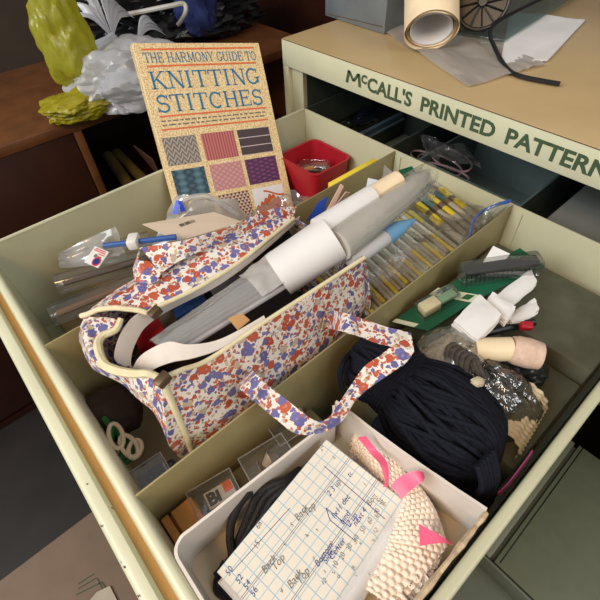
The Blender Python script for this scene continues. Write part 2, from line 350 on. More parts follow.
# ============================================================ SETTING
struct('floor',MB().box((-3,-3,-.84),(3,2.5,-.8)),FLOORM)
struct('wall_back',MB().box((-3,2.2,-.8),(3,2.3,1.9)),WALLM)
struct('wall_left',MB().box((-2.6,-3,-.8),(-2.5,2.2,1.9)),WALLM)

# ============================================================ CABINET
XC=-.047; ZT=.0999; ZB=.0603; CW=.80
cb=thing('pattern_cabinet','cream metal pattern cabinet with tan top and green lettering along its front','cabinet',(.35,.3,-.8))
obj('top_panel',MB().rbox((XC,-.003,ZT-.004),(CW,.60,ZT),.0012),TAN,cb,label='tan enamelled top')
obj('front_band',MB().rbox((XC,-.0045,ZB),(CW,.0,ZT-.0008),.0012),CREAM2,cb)
obj('edge_trim',MB().tube([(XC,-.0043,ZT-.0006),(CW,-.0043,ZT-.0006)],.0006,5),RUST,cb,label='worn dark top edge')
obj('side_panel',MB().box((XC,0,-.8),(XC+.004,.60,ZT-.004)),CREAM,cb)
obj('side_panel',MB().box((CW-.004,0,-.8),(CW,.60,ZT-.004)),CREAM,cb)
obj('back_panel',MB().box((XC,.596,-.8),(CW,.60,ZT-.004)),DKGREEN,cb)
obj('post',MB().rbox((XC,-.004,-.8),(XC+.013,.012,ZB),.001).box((XC+.013,.004,-.8),(XC+.040,.012,ZB)),CREAM,cb)
obj('post',MB().rbox((CW-.10,-.004,-.8),(CW,.012,ZB),.001),CREAM,cb)
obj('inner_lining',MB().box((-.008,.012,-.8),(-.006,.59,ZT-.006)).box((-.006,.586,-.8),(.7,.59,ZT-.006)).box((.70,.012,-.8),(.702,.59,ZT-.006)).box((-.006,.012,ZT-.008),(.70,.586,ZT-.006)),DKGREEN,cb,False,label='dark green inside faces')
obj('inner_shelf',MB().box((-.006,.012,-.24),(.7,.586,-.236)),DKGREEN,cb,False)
# lettering  (cap height 0.017, in the middle of the band)
def band(px,py): return hy(px,py,-.0048)
x0=band(346.5,78).x
def letter(s,x,z,h,off=.0005,sx=1): return text_mb(s,h/.69,Matrix.Translation((x,-.0048,z))@Matrix.Rotation(PI/2,4,'X'),off,.0002,0,sx)
def span(s,xa,xb,z,h,off=.00075):
    b=letter(s,0,z,h,off); w=max(v[0] for v in b.v); mn=min(v[0] for v in b.v); k=(xb-xa)/(w-mn)
    c=MB(); c.add([(xa+(v[0]-mn)*k,v[1],v[2]) for v in b.v],b.f); return c
zc=band(372,88).z
LT=[('M',band(347,80),band(359,88))]
def word(s,pa,pb,h=.0175,dz=0):
    a=band(*pa); b=band(*pb); return span(s,a.x,b.x,ZB+.0112+dz,h)
def capm(pa,pb,h=.0175):
    a=band(*pa).x; b=band(*pb).x; z=ZB+.0112; w=b-a; t=.0052; m=MB()
    for P in ([(a,0),(a+w*.13,h)],[(a+w*.13,h),(a+w*.5,h*.28)],[(a+w*.5,h*.28),(a+w*.87,h)],[(a+w*.87,h),(b,0)]):
        (xa,za),(xb,zb)=P; hh=t/2
        m.add([(xa-hh,-.0051,z+za),(xa+hh,-.0051,z+za),(xb+hh,-.0051,z+zb),(xb-hh,-.0051,z+zb)],[(0,1,2,3)])
    return m
obj('lettering',merge(capm((347,79),(360,84)),word('C',(361,84),(366.5,87),.0105,.0075),word("CALL'S",(367,90),(411,106))),LETTER,cb,False,label='dark green word painted on the cream band, first of the line')
obj('lettering',word('PRINTED',(420,110),(493,138)),LETTER,cb,False,label='dark green second word painted on the cream band')
obj('lettering',word('PATTERNS',(504,143),(618,190)),LETTER,cb,False,label='dark green last word painted on the cream band')

# ============================================================ DRAWER
D1=.2; D2=.389; DW=.575; ZF=-.155; FY=-.5195
dr=obj('drawer',MB().box((-.003,FY,ZF-.004),(DW+.004,.30,ZF)),CREAM,cb,False,label='pulled out cream drawer with two dividers')
obj('side_panel',MB().box((-.0035,FY,ZF),(0,0,-.002)).tube([(-.002,FY,-.0015),(-.002,.0,-.0015)],.0024,8),CREAM,dr)
obj('side_panel',MB().box((DW+.001,FY,ZF),(DW+.006,0,-.003)).rbox((DW-.0015,FY,-.010),(DW+.0075,.003,0),.003,3),CREAM,dr)
obj('back_panel',MB().rbox((0,0,ZF),(DW,.0025,0),.0006).rbox((D2+.003,-.0025,ZF),(D2+.016,-.0003,-.006),.0006).rbox((D1+.002,-.0025,ZF),(D1+.012,-.0003,-.006),.0006),CREAM,dr)
OLIVE=mat('olive_tan_enamel',(150,138,98),.34,.06,15,.05,300)
obj('divider',MB().rbox((D1-.001,FY,ZF),(D1+.0008,-.0003,-.0005),.0005),OLIVE,dr,label='olive tan divider')
obj('divider',MB().rbox((D2-.001,FY,ZF),(D2+.0008,-.0003,-.0005),.0005),OLIVE,dr,label='olive tan divider')
prof=[(-.519,-.155),(-.519,-.004),(-.5203,-.001),(-.5225,0),(-.5255,0),(-.5278,-.0015),(-.5287,-.005),(-.5300,-.0085),(-.5330,-.0098),(-.5358,-.0085),(-.5372,-.004),(-.5388,-.0012),(-.5410,0),(-.5450,-.0004),(-.5476,-.002),(-.549,-.005),(-.549,-.20),(-.519,-.20)]
prof[8:13]=[(-.5295,-.0105),(-.5330,-.0118),(-.5365,-.0105),(-.5372,-.004),(-.5388,-.0012)]
fp=MB(); n=len(prof); xa,xb=-.004,DW+.008
fp.add([(xa,y,z) for y,z in prof]+[(xb,y,z) for y,z in prof],[(i,(i+1)%n,(i+1)%n+n,i+n) for i in range(n)]+[tuple(range(n-1,-1,-1)),tuple(range(n,2*n))])
obj('front_panel',fp,CREAM2,dr,sharp=50)
obj('front_channel',MB().box((-.003,-.5364,-.0112),(DW+.007,-.5296,-.0092)),mat('warm_shade_tan',(190,146,84),.5),dr,False,label='channel along the front lip, warm shade put into its tan colour')  # warm shade of the groove painted in as tan
chips=MB()
for px,py in ((101,526),(118,563),(124,567),(138,596),(87,484),(112,508)):
    p=hz(px,py,-.0003); chips.box((p.x-.0007,p.y-.0003,-.0012),(p.x+.0007,p.y+.0003,-.0002))
obj('paint_chips',chips,RUST,dr,False,label='small dark paint chips on the front lip')
# rear run of the drawer, still inside the cabinet
obj('rear_divider',MB().box((-.003,.003,-.05),(-.001,.30,-.001)).box((D1-.014,.003,ZF),(D1-.012,.30,-.001)).box((D2+.03,.003,ZF),(D2+.032,.30,-.03)).box((DW,.003,ZF),(DW+.004,.30,-.003)).box((-.003,.298,ZF),(DW+.004,.30,-.001)),DKGREEN,dr,False,label='rear partitions inside the cabinet, shade painted in as dark green')  # cream drawer metal; shade inside the cabinet put into the dark green colour

# ============================================================ BACKGROUND FURNITURE
XS=-.45
p1=hx(80,117,XS); p2=hx(103,195,XS); ztop=(hx(80,117,XS).z+hx(145,99,XS).z)/2; zl=ztop-.022
ysid=hx(92,165,XS).y
sh=thing('wooden_shelf','brown wooden open shelf unit left of the drawer with plastic bags on top','shelf',(XS-.2,-.1,-.8))
yr=.42
obj('top_board',MB().rbox((XS-.42,-1.1,ztop-.022),(XS,yr,ztop),.002),WOOD,sh)
obj('divider_board',MB().rbox((XS-.40,ysid-.009,-.78),(XS-.002,ysid+.009,ztop-.022),.0015),WOOD,sh)
obj('side_board',MB().box((XS-.40,yr-.02,-.8),(XS-.002,yr,ztop-.022)),WOOD,sh,False)
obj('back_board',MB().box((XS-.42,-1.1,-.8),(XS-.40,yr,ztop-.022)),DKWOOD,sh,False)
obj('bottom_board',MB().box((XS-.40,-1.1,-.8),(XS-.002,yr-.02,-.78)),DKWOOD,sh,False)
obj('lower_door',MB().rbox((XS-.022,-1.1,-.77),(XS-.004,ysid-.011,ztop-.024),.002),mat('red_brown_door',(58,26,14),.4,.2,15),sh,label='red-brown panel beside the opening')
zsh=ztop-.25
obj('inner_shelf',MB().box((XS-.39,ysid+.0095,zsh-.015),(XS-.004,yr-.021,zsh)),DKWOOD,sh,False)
# folders lying in the opening
def lay(name,pxs,z0,r,m,label,cat,group=None):
    pts=[hz(x,y,z0) for x,y in pxs]
    o=obj(name,MB().tube(spline(pts,14),r,10),m); tag(o,label,cat,group); return o
OLDP=mat('old_yellow_paper',(150,132,78),.7); PKP=mat('dusty_pink_folder',(120,92,82),.7)
lay('paper_roll',[(108,156),(118,170),(132,190)],zsh+.022,.016,OLDP,'yellowed paper roll lying in the dark shelf opening, nearer to the upright board','paper roll')
lay('paper_roll',[(117,153),(130,166),(146,182)],zsh+.020,.014,OLDP,'yellowed paper roll lying in the dark shelf opening, nearer to the book','paper roll')
a,b,c,d=[hz(x,y,zsh+.05) for x,y in ((130,143),(147,160),(166,176),(150,150))]
tag(obj('folder',MB().quad(hz(133,146,zsh+.09),hz(147,160,zsh+.02),hz(160,178,zsh+.006),hz(152,160,zsh+.06),.004),PKP),'dusty pink folder slumped in the dark shelf opening beside the book','folder')
# dresser
YD=.62
zdt=.62
dg=thing('dresser','dark reddish brown wooden dresser behind the cabinet','dresser',(-.2,YD+.2,-.8))
pL=hy(190,6,YD).x
obj('carcass',MB().rbox((pL-.02,YD+.012,-.8),(.55,YD+.45,zdt),.004),DKWOOD,dg)
zz=[hy(205,14,YD).z]
s0=hy(245,24,YD).z
for k,(za,zb2) in enumerate(((s0+.02,s0+.26),(s0-.215,s0+.008),(s0-.43,s0-.225))):
    f=obj('drawer_front',MB().rbox((pL,YD-.006,za),(.53,YD+.012,zb2),.005),DKWOOD,dg)
# ---------------------------------------------------------------- plastic bags on the shelf
def blob(name,c,r,m,label,cat,seed,amp=.35,fr=7,sub=4,squash=.45,parent=None):
    bm=bmesh.new(); bmesh.ops.create_icosphere(bm,subdivisions=sub,radius=1)
    vs=[]
    for v in bm.verts:
        d=v.co.normalized(); q=d*1.6+Vector((seed*7.1,seed*3.3,seed))
        k=1+amp*noise.noise(q)*1.2+amp*.6*abs(noise.noise(d*fr+Vector((seed,0,0))))-amp*.3+amp*.25*noise.noise(d*fr*2.6+Vector((0,seed,0)))
        p=Vector((d.x*r[0]*k,d.y*r[1]*k,d.z*r[2]*k))
        if p.z<-r[2]*squash: p.z=-r[2]*squash
        vs.append(Vector(c)+p)
    b=MB(); b.add(vs,[[v.index for v in f.verts] for f in bm.faces]); bm.free()
    if parent: return obj(name,b,m,parent)
    o=obj(name,b,m); tag(o,label,cat); return o
def at(px,py,h): return hz(px,py,ztop+h)
w=thing('grocery_bag','white knotted plastic grocery bag lying on the wooden shelf behind the book','plastic bag',at(125,85,.0))
c=at(131,78,.052)
blob('bag_body',c,(.08,.125,.066),BAGW,'','',3,.30,3.2,5,.7,w)
# knotted handles: pleated fans
def fan(a,b1,b2,nf,depth,n=26,mm=10):
    a=Vector(a);b1=Vector(b1);b2=Vector(b2)
    def fn(u,v):
        e=b1.lerp(b2,u); p=a.lerp(e,.05+.95*v); s=math.sin(u*nf*PI*2)*depth*v
        return p+Vector((-.6*s,-.8*s,1.0*s+math.sin(v*PI)*.02))
    return MB().grid(fn,n*2,mm,.0006)
kn=hx(113,38,XS-.13)
obj('handle',fan(kn,hx(98,-14,XS-.20),hx(132,16,XS-.2),4,.008),BAGW,w)
obj('handle',fan(kn,hx(76,20,XS-.15),hx(90,-12,XS-.2),3,.008),BAGW,w)
obj('handle',fan(hx(137,42,XS-.12),hx(150,18,XS-.16),hx(164,34,XS-.16),3,.008),BAGW,w)
obj('knot',MB().tube(spline([hx(113,38,XS-.12),hx(106,44,XS-.10),hx(96,50,XS-.1)],8),[.012,.012,.013,.013,.014,.015,.016,.018,.02],9),BAGW,w)
gm=MB().quad(hx(97,55,XS-.005),hx(102,53,XS-.005),hx(102,55,XS-.005),hx(97,57,XS-.005))
blob('grocery_bag',hx(66,42,XS-.02),(.045,.05,.105),BAGY,'upright yellow plastic bag on the shelf beside the white grocery bag','plastic bag',5,.28,2.6,5,.9)
blob('grocery_bag',at(80,104,.030),(.050,.075,.032),mat('olive_grocery_film',(150,140,24),.35,.1,40,.6,60),'olive yellow plastic bag flattened at the shelf edge under the white grocery bag','plastic bag',9,.28,3,5,.8)
blob('bin_bag',at(168,16,.05),(.16,.30,.10),BAGK,'shiny black plastic bag heaped at the back of the wooden shelf','plastic bag',12,.4,7,5,.5)
blob('cloth_bundle',at(196,14,.07),(.05,.06,.07),mat('blue_cloth',(28,42,96),.8,.2,60),'dark blue cloth bundle next to the black bag on the shelf','cloth',15,.3,5,4,.6)
pts=[at(118,16,.10),at(140,12,.11),at(170,6,.12),at(184,4,.12),at(185,14,.10),at(176,27,.05),at(166,33,.02)]
tag(obj('plastic_hanger',MB().tube(spline(pts,40),.0055,8),mat('white_plastic',(190,186,176),.4)),'white plastic hoop bending over the black bag on the shelf','hanger')
q=[at(x,y,.0) for x,y in ((163,40),(192,40),(188,30),(160,32))]
ct=at(176,37,0); ct2=at(196,36,0)
tag(obj('carton',MB().rbox((ct.x-.10,ct.y-.09,ztop+.0005),(ct.x+.04,ct2.y-.045,ztop+.05),.002),CARTON),'tan carton on the shelf just above the book top edge','box')
ct2=at(196,36,0)
tag(obj('carton',MB().rbox((ct2.x-.08,ct2.y-.04,ztop+.0005),(ct2.x+.03,ct2.y+.11,ztop+.062),.002),CARTON),'tan carton at the end of the shelf beside the dark dresser','box')
a=at(164,22,.06)
tag(obj('paper_tag',MB().rbox((-.016,-.013,0),(.016,.013,.002),.0006,1,frame(a,(0,1,-.05),(-.4,0,1))),mat('pale_blue_paper',(190,204,210),.4)),'small pale paper tag standing above the book on the carton','tag')

# ============================================================ ON TOP OF THE CABINET
gb=hz(384,35,ZT); gl=hz(325,16,ZT)
u=(gl-gb); u.z=0; L=u.length; u.normalize(); v=Vector((-u.y,u.x,0)); v=v if v.y>0 else -v
fr=frame((gb.x,gb.y,ZT+.0006),v,-u) if False else frame((gb.x,gb.y,ZT+.0006),-u,v)
g=thing('metal_box','dented grey metal box on the tan cabinet top','box',gb+Vector((0,0,.0006)))
obj('body',MB().rbox((-L,0,0),(0,.075,.085),.0015,2,fr),GREYMET,g)
obj('lid',MB().rbox((-L-.0015,-.0015,.086),(.0015,.0765,.11),.002,2,fr),GREYMET,g)
obj('seam',MB().tube([fr@Vector((-L+.004,-.0006,.004)),fr@Vector((-.004,-.0006,.010))],.0005,5),RUST,g,label='dark scratch along the lower face')
# paper roll, its open end towards the viewer
e=hz(431,30,ZT+.0335); dv=Vector(ray(431,30)).normalized(); uv_=Vector(ROT[1]); uv_=(uv_-dv*uv_.dot(dv)).normalized(); dirr=(dv*.62+uv_*.785).normalized()
fr=frame(e,dirr.cross(Vector((0,0,1))),Vector((0,0,1)))
if (fr.to_3x3()@Vector((0,0,1))).dot(dirr)<0:
    uu=dirr.cross(Vector((0,0,1))).normalized(); fr=frame(e,uu,dirr.cross(uu))
t=thing('paper_roll','thick roll of aged cream paper on the cabinet top with its open end facing out','paper roll',(e.x,e.y,ZT))
def roll(fr,r0,r1,turns,L,nu=150,nv=8,jag=0):
    def fn(u,v):
        a=u*turns*2*PI; r=r0+(r1-r0)*u
        return fr@Vector((r*math.cos(a),r*math.sin(a),L*v+(1-v)*jag*(noise.noise(Vector((a*.8,3.3,0)))+.3*math.sin(a*.5))))
    return MB().grid(fn,nu,nv,.0003)
obj('outer_sheets',roll(fr,.0295,.0375,4.3,.34,170,6,.008),TANPAPER,t)
obj('inner_sheet',roll(fr,.0278,.0288,1.4,.34,70,4,.001),PAPER,t,label='white innermost sheet')
q_=e+dirr*.26; tag(obj('carton',MB().rbox((q_.x-.05,q_.y-.03,ZT+.0005),(q_.x+.05,q_.y+.04,q_.z-.047),.003),CARTON),'tan carton propping up the far end of the paper roll','box')
# black spoked wheel
wc=hz(483,2,ZT+.04)
t=thing('reel','black spoked plastic reel behind the paper roll on the cabinet top','reel',(wc.x,wc.y,ZT))
nx=Vector((.35,-.8,.45)).normalized(); fr=frame(wc,nx.cross(Vector((0,0,1))),nx.cross(nx.cross(Vector((0,0,1)))))
R=.036
obj('rim',merge(*[MB().tube([fr@Vector((R*math.cos(a),R*math.sin(a),zo)) for a in np.linspace(0,2*PI,49)[:-1]],.003,8,closed=True) for zo in (0,)]),BLACK,t)
obj('hub',MB().tube([fr@Vector((0,0,-.006)),fr@Vector((0,0,.004))],.006,16),BLACK,t)
obj('disc',MB().tube([fr@Vector((0,0,-.005)),fr@Vector((0,0,-.003))],R-.001,40),BLACK,t)
for k in range(12):
    a=k*PI/6; obj('spoke',MB().tube([fr@Vector((.005*math.cos(a),.005*math.sin(a),0)),fr@Vector((R*math.cos(a+.25),R*math.sin(a+.25),0))],.0012,6),BLACK,t)
# glass sheet, papers, film, cable
def sheet(name,pxs,z,m,label,cat,th=.0012,amp=0,nu=20,seed=1,edge=0):
    A,B,C_,D=[hz(x,y,z) for x,y in pxs]
    def fn(u,v):
        p=(A.lerp(B,u)).lerp(D.lerp(C_,u),v); h=amp*(noise.noise(Vector((u*3+seed,v*3,seed)))+.5*abs(noise.noise(Vector((u*8+seed,v*8,2)))))+amp*.4
        return p+Vector((0,0,max(h,0)))
    o=obj(name,MB().grid(fn,nu if amp else 1,nu if amp else 1,th),m); tag(o,label,cat); return o
sheet('paper_sheet',((500,64),(548,60),(585,20),(510,12)),ZT+.0035,PAPER,'white papers stacked flat on the cabinet top under the black cable','paper',.003,.002,16,4)
sheet('plastic_sheet',((440,30),(505,40),(600,-20),(470,-22)),ZT+.0085,GLASSG,'greenish clear sheet lying behind the crumpled film on the cabinet top','plastic sheet',.0015)
sheet('plastic_film',((386,34),(468,88),(545,66),(450,8)),ZT+.0012,clear('hazy_sheet_film',haze=.42,gloss=.1,rough=.2,hcol=(.85,.82,.78)),'crumpled clear plastic film spread over the cabinet top in front of the paper roll','plastic film',.0003,.006,40,8)
pts=[hz(x,y,ZT+h) for x,y,h in ((560,84,.004),(520,76,.004),(505,66,.004),(493,44,.012),(490,32,.02),(497,22,.026),(515,12,.03),(560,-10,.03))]
tag(obj('power_cable',MB().tube(spline(pts,50),.0028,10),BLACK),'thick black cable curling over the papers on the cabinet top','cable')

# ============================================================ INSIDE THE CABINET OPENING
def wire(name,pxs,z,r,m,parent=None):
    pts=[hz(x,y,z+dz) for x,y,dz in pxs]; b=MB().tube(spline(pts,len(pts)*7),r,6); return obj(name,b,m,parent)
t=thing('storage_tray','grey-green tray of tangled cords in plastic behind the drawer back','tray',hz(445,170,-.10))
A=hz(418,159,-.012);B=hz(470,184,-.012); ux=(B-A).normalized(); uy=Vector((-ux.y,ux.x,0)); W=(B-A).length
fr=frame(Vector((A.x,max(A.y,.009),-.012)),(1,0,0),(0,1,0)); W=.165
obj('body',MB().box((0,0,-.09),(W,.003,0),fr).box((0,.165,-.09),(W,.168,0),fr).box((0,.003,-.09),(.003,.165,0),fr).box((W-.003,.003,-.09),(W,.165,0),fr).box((.003,.003,-.09),(W-.003,.165,-.087),fr),mat('teal_grey_tray',(92,108,106),.45),t,False)
for k,(cx,cy,ra,rb,dz) in enumerate(((440,165,22,9,-.004),(452,160,20,10,0),(445,172,24,6,.003),(425,158,14,6,-.003))):
    o=obj('cord',MB().tube([hz(cx+ra*math.cos(a),cy+rb*math.sin(a)+.3*ra*math.cos(a),-.022+dz+.004*math.sin(3*a)) for a in np.linspace(0,2*PI,31)[:-1]],.0016,6,closed=True),PINKCORD)
    tag(o,['pinkish cord loop nearest the middle of the tray inside the cabinet','pinkish cord loop at the back right of the tray inside the cabinet','pinkish cord loop lowest in the tray inside the cabinet','pinkish cord loop at the left end of the tray inside the cabinet'][k],'cord','cords in the tray')
sheet('plastic_bag',((420,138),(470,152),(480,172),(425,156)),-.012,CLEAR,'clear crumpled bag over the cords in the cabinet tray','plastic bag',.0003,.010,24,3)
g=hz(502,176,-.02)
tag(obj('grey_box',MB().rbox((D2+.034,.012,-.10),(DW-.004,.2,-.02),.002),mat('plain_grey_finish',(122,124,118),.6)),'plain grey box at the right inside the cabinet opening','box')  # box in its own plain grey
def rail(a,b,z,label):
    A=hz(*a,z);B=hz(*b,z); d=(B-A).normalized(); fr=frame(A,d,Vector((-d.y,d.x,0)))
    L=(B-A).length
    tag(obj('slide_rail',MB().rbox((0,-.004,-.012),(L,.004,0),.0012,1,fr).rbox((0,-.010,-.012),(L,-.004,-.009),.001,1,fr),mat('blue_grey_steel',(120,140,156),.3,metal=.6)),label,'rail')
rail((331,120),(372,97),-.05,'blue-grey steel slide rail inside the cabinet opening, left one')
rail((361,133),(402,112),-.05,'blue-grey steel slide rail inside the cabinet opening, right one')
blob('plastic_packet',hz(368,115,-.07),(.022,.055,.02),DKGLOSS,'glossy dark plastic packet between the two slide rails','packet',21,.3,5,4,.6)

# ============================================================ BOOK
A=np.array([.111,.976,-.185]);B=np.array([.541,-.215,-.813]);A/=np.linalg.norm(A);B-=B@A*A;B/=np.linalg.norm(B)
B2=B-.02*A;A2=A+.02*B;A2/=np.linalg.norm(A2);B2-=B2@A2*A2;B2/=np.linalg.norm(B2)
BN=np.cross(A2,B2); BN=BN if BN[0]>0 else -BN
BO=on(132.5,43,BN,np.array([0.0,-.275,0])+BN*.014); BW=.1955; BH=.272
bf=frame(BO,A2,-B2)          # x along the width, y up, z out of the cover
def bkp(u,v,z=0): return bf@Vector((u*BW,-v*BW,z))
t=thing('paperback_book','large cream paperback about knitting stitches leaning on the left drawer wall','book',bf@Vector((BW/2,-BH,-.006)))
obj('front_cover',MB().rbox((0,-BH,-.0006),(BW,0,0),.0003,1,bf),COVER,t,False)
obj('page_block',MB().box((.001,-BH+.002,-.0118),(BW-.002,-.002,-.0007),bf),PAPER,t,False)
obj('back_cover',MB().rbox((0,-BH,-.0130),(BW,0,-.0122),.0003,1,bf),COVER,t,False)
obj('spine',MB().rbox((-.0012,-BH,-.0130),(0,0,0),.0004,1,bf),COVER,t,False)
def bline(v0,v1,u0,u1,name='printed_rule'):
    obj(name,MB().quad(bkp(u0,v0-.006,.0002),bkp(u1,v1-.006,.0002),bkp(u1,v1+.006,.0002),bkp(u0,v0+.006,.0002),.0001),REDLINE,t,False)
bline(.042,.035,.05,.945); bline(.152,.146,.055,.935); bline(.488,.488,.05,.94); bline(.579,.58,.04,.935)
def bfr(u,v): return frame(bkp(u,v,.00012),A2,-B2)
obj('title_line',slab('THE HARMONY GUIDE TO',.905*BW,.066*BW,bfr(.045,.128),tk=.11,tn=.07),BLUETITLE,t,False,label='small blue serif line of the title')
obj('title_word',slab('KNITTING',.895*BW,.118*BW,bfr(.045,.304),tk=.14,tn=.07),BLUETITLE,t,False,label='large blue serif word, upper one')
obj('title_word',slab('STITCHES',.885*BW,.118*BW,bfr(.045,.462),tk=.14,tn=.07),BLUETITLE,t,False,label='large blue serif word, lower one')
fine=MB()
for r,v in enumerate((.520,.548)):
    u=.055
    while u<.9:
        w=random.uniform(.02,.055); fine.add(*(lambda q:(q.v,q.f))(MB().quad(bkp(u,v-.004,.00015),bkp(min(u+w,.92),v-.004,.00015),bkp(min(u+w,.92),v+.006,.00015),bkp(u,v+.006,.00015),.00005))); u+=w+.014
obj('fine_print',fine,GREYINK,t,False,label='two rows of tiny grey print')
sw=[('zig',(176,166,154),(104,96,88),5,5),('rib',(150,72,74),(206,122,118),12,1),('stripe',(74,58,62),(206,190,190),1,3),
    ('cable',(34,58,74),(92,128,142),2,2),('diamond',(150,96,100),(214,156,156),5,5),('cable',(62,28,62),(134,70,124),3,3),
    ('diamond',(120,110,84),(150,138,104),4,4),('basket',(92,40,36),(216,190,170),8,10),('orange',(232,232,236),(200,98,52),1,1)]
for k,(kind,c1,c2,sx,sy) in enumerate(sw):
    r,cc=divmod(k,3); u0=(.02,.320,.628)[cc]+.006*r; u1=(.278,.596,.920)[cc]+.006*r; v0=(.634,.866,1.10)[r]; v1=(.832,1.066,1.325)[r]
    me=MB().quad(bkp(u0,v0,.0002),bkp(u1,v0,.0002),bkp(u1,v1,.0002),bkp(u0,v1,.0002),.0001)
    inv=bf.inverted()
    def uvf(p,u0=u0,u1=u1,v0=v0,v1=v1):
        q=inv@p; return ((q.x/BW-u0)/(u1-u0),1-(-q.y/BW-v0)/(v1-v0))
    lab=['beige zigzag knit picture','coral ribbed knit picture','dark brown striped knit picture','teal leaf knit picture','pink diamond knit picture','purple cable knit picture','olive knit picture half hidden','red-brown checked knit picture','white picture of an orange knit edge'][k]
    obj('swatch_picture',me,knitmat('swatch_'+str(k),c1,c2,kind,sx,sy),t,False,label=lab,uv=uvf)

# ============================================================ LEFT COMPARTMENT
# red tub
z1=-.045
c=[Vector((.012,-.006,0)),Vector((.108,-.006,0)),Vector((.108,-.100,0)),Vector((.012,-.100,0))]
def rrect(x0,x1,y0,y1,r,z,n=6):
    P=[]
    for cx,cy,a0 in ((x1-r,y1-r,0),(x0+r,y1-r,90),(x0+r,y0+r,180),(x1-r,y0+r,270)):
        for i in range(n+1):
            a=math.radians(a0+90*i/n); P.append((cx+r*math.cos(a),cy+r*math.sin(a),z))
    return P
def tub(x0,x1,y0,y1,ztop,zbot,taper,th,r):
    loops=[rrect(x0+taper,x1-taper,y0+taper,y1-taper,r*.8,zbot),rrect(x0,x1,y0,y1,r,ztop-.002),rrect(x0-.0015,x1+.0015,y0-.0015,y1+.0015,r,ztop-.0015),rrect(x0-.0015,x1+.0015,y0-.0015,y1+.0015,r,ztop),
           rrect(x0+th,x1-th,y0+th,y1-th,r-th*.5,ztop),rrect(x0+taper+th,x1-taper-th,y0+taper+th,y1-taper-th,r*.7,zbot+th)]
    n=len(loops[0]); b=MB(); vs=[p for l in loops for p in l]; fs=[]
    for k in range(len(loops)-1):
        for i in range(n): fs.append((k*n+i,k*n+(i+1)%n,(k+1)*n+(i+1)%n,(k+1)*n+i))
    fs.append(tuple(range(n-1,-1,-1))); fs.append(tuple((len(loops)-1)*n+i for i in range(n)))
    return b.add(vs,fs)
tag(obj('red_tub',tub(.030,.120,-.088,-.006,-.040,ZF+.001,.008,.0022,.014),RED),'open red plastic tub in the back corner of the left compartment','tub')
t=thing('blister_pack','small clear pack with dark and orange pieces inside the red tub','pack',(.074,-.050,-.100))
fr=frame((.072,-.050,-.064),(.9,.5,.12),(-.5,.86,0))
obj('base',MB().rbox((-.024,-.016,-.012),(.024,.016,-.004),.003,2,fr),BLACK,t)
obj('shell',MB().rbox((-.027,-.019,-.0035),(.027,.019,.009),.004,2,fr),HARD,t)
obj('tip',MB().tube([fr@Vector((-.014,-.003,.001)),fr@Vector((.002,.003,.001))],[.003,.0042],8),mat('orange_brown',(200,130,50),.4),t)
obj('tip',MB().tube([fr@Vector((.004,-.008,.001)),fr@Vector((.016,-.002,.001))],[.003,.004],8),mat('wine_plastic',(80,30,40),.4),t)
blob('dark_bundle',(.074,-.049,-.118),(.030,.026,.044),BLACK,'dark bundle lying under the clear pack in the red tub','bundle',31,.2,5,4,.6)
# yellow ruler box against the divider
ya=hx(328,183,D1-.004); yb=hx(376,158,D1-.004)
tag(obj('yellow_case',MB().rbox((D1-.0125,ya.y+.008,-.10),(D1-.0015,yb.y+.004,-.003),.0012),YELLOW),'narrow bright yellow case standing against the first divider','case')
tag(obj('plastic_bag',MB().grid(lambda u,v:Vector((.130+.062*v,-.225+.080*u,-.034+.010*v+.010*noise.noise(Vector((u*6,v*4,2))))),30,18,.0003),CLEAR),'flat clear bag lying between the book and the yellow case','plastic bag')
# filler layer of pattern packets under everything
LABS=['lowest pattern packet at the front of the left compartment','pattern packet under the clear tubes in the left compartment','pattern packet under the book foot in the left compartment']
# clear cylindrical packets
def ptube(name,a,b,r,m,label,cat,group=None,inner=None):
    t=thing(name,label,cat,(a+b)/2,group)
    obj('sleeve',MB().tube([a.lerp(b,k/6) for k in range(7)],r,18),m,t)
    return t
a=hz(58,318,-.03);b=hz(196,262,-.03)
for k,(q0,q1,r,lab) in enumerate((((52,316),(176,266),.012,'clear plastic tube along the far side of the flowered bag, nearest it'),((58,284),(190,246),.013,'clear plastic tube behind the flowered bag, second from it'),((64,262),(150,238),.010,'clear plastic tube farthest from the flowered bag'))):
    a=hz(*q0,-.02-.008*k);b=hz(*q1,-.02-.008*k)
    t=thing('clear_tube',lab,'tube',(a+b)/2,'clear tubes in the left compartment')
    obj('sleeve',MB().tube([a.lerp(b,i/5) for i in range(6)],r,20),HARD,t)
    obj('insert',MB().tube([a.lerp(b,.04),a.lerp(b,.96)],r*.35,10),mat('bronze_needle_'+str(k),((150,110,70),(120,96,76),(180,160,130))[k],.3,metal=.6),t)
# clear bag flaps standing up
def flap(name,pts,m,label,cat,bend=.006,seed=1):
    A_,B_,C_,D_=pts
    def fn(u,v):
        p=A_.lerp(B_,u).lerp(D_.lerp(C_,u),v); k=bend*(noise.noise(Vector((u*3+seed,v*3,seed)))+.4*math.sin(u*9+seed))
        return p+Vector((k,k*.6,k))
    o=obj(name,MB().grid(fn,24,18,.0003),m); tag(o,label,cat); return o
flap('plastic_bag',(hz(60,268,.0),hz(130,262,-.03),hz(116,226,.01),hz(58,252,.0)),CLEAR2,'clear open bag standing against the left drawer wall','plastic bag',.006,3)
flap('plastic_bag',(hz(150,250,-.02),hz(260,226,-.03),hz(226,200,.02),hz(176,196,.02)),CLEAR2,'clear bag standing up in front of the book foot','plastic bag',.010,6)
t=thing('blister_shell','clear domed plastic shell leaning at the foot of the book','shell',hz(200,206,-.02))
A_=hz(178,214,.0);B_=hz(186,200,.022);C_=hz(214,199,.022);D_=hz(238,215,.0)
obj('rim',MB().tube(spline([A_,B_,hz(200,196,.026),C_,D_],24),.0035,8),CLEAR2,t)
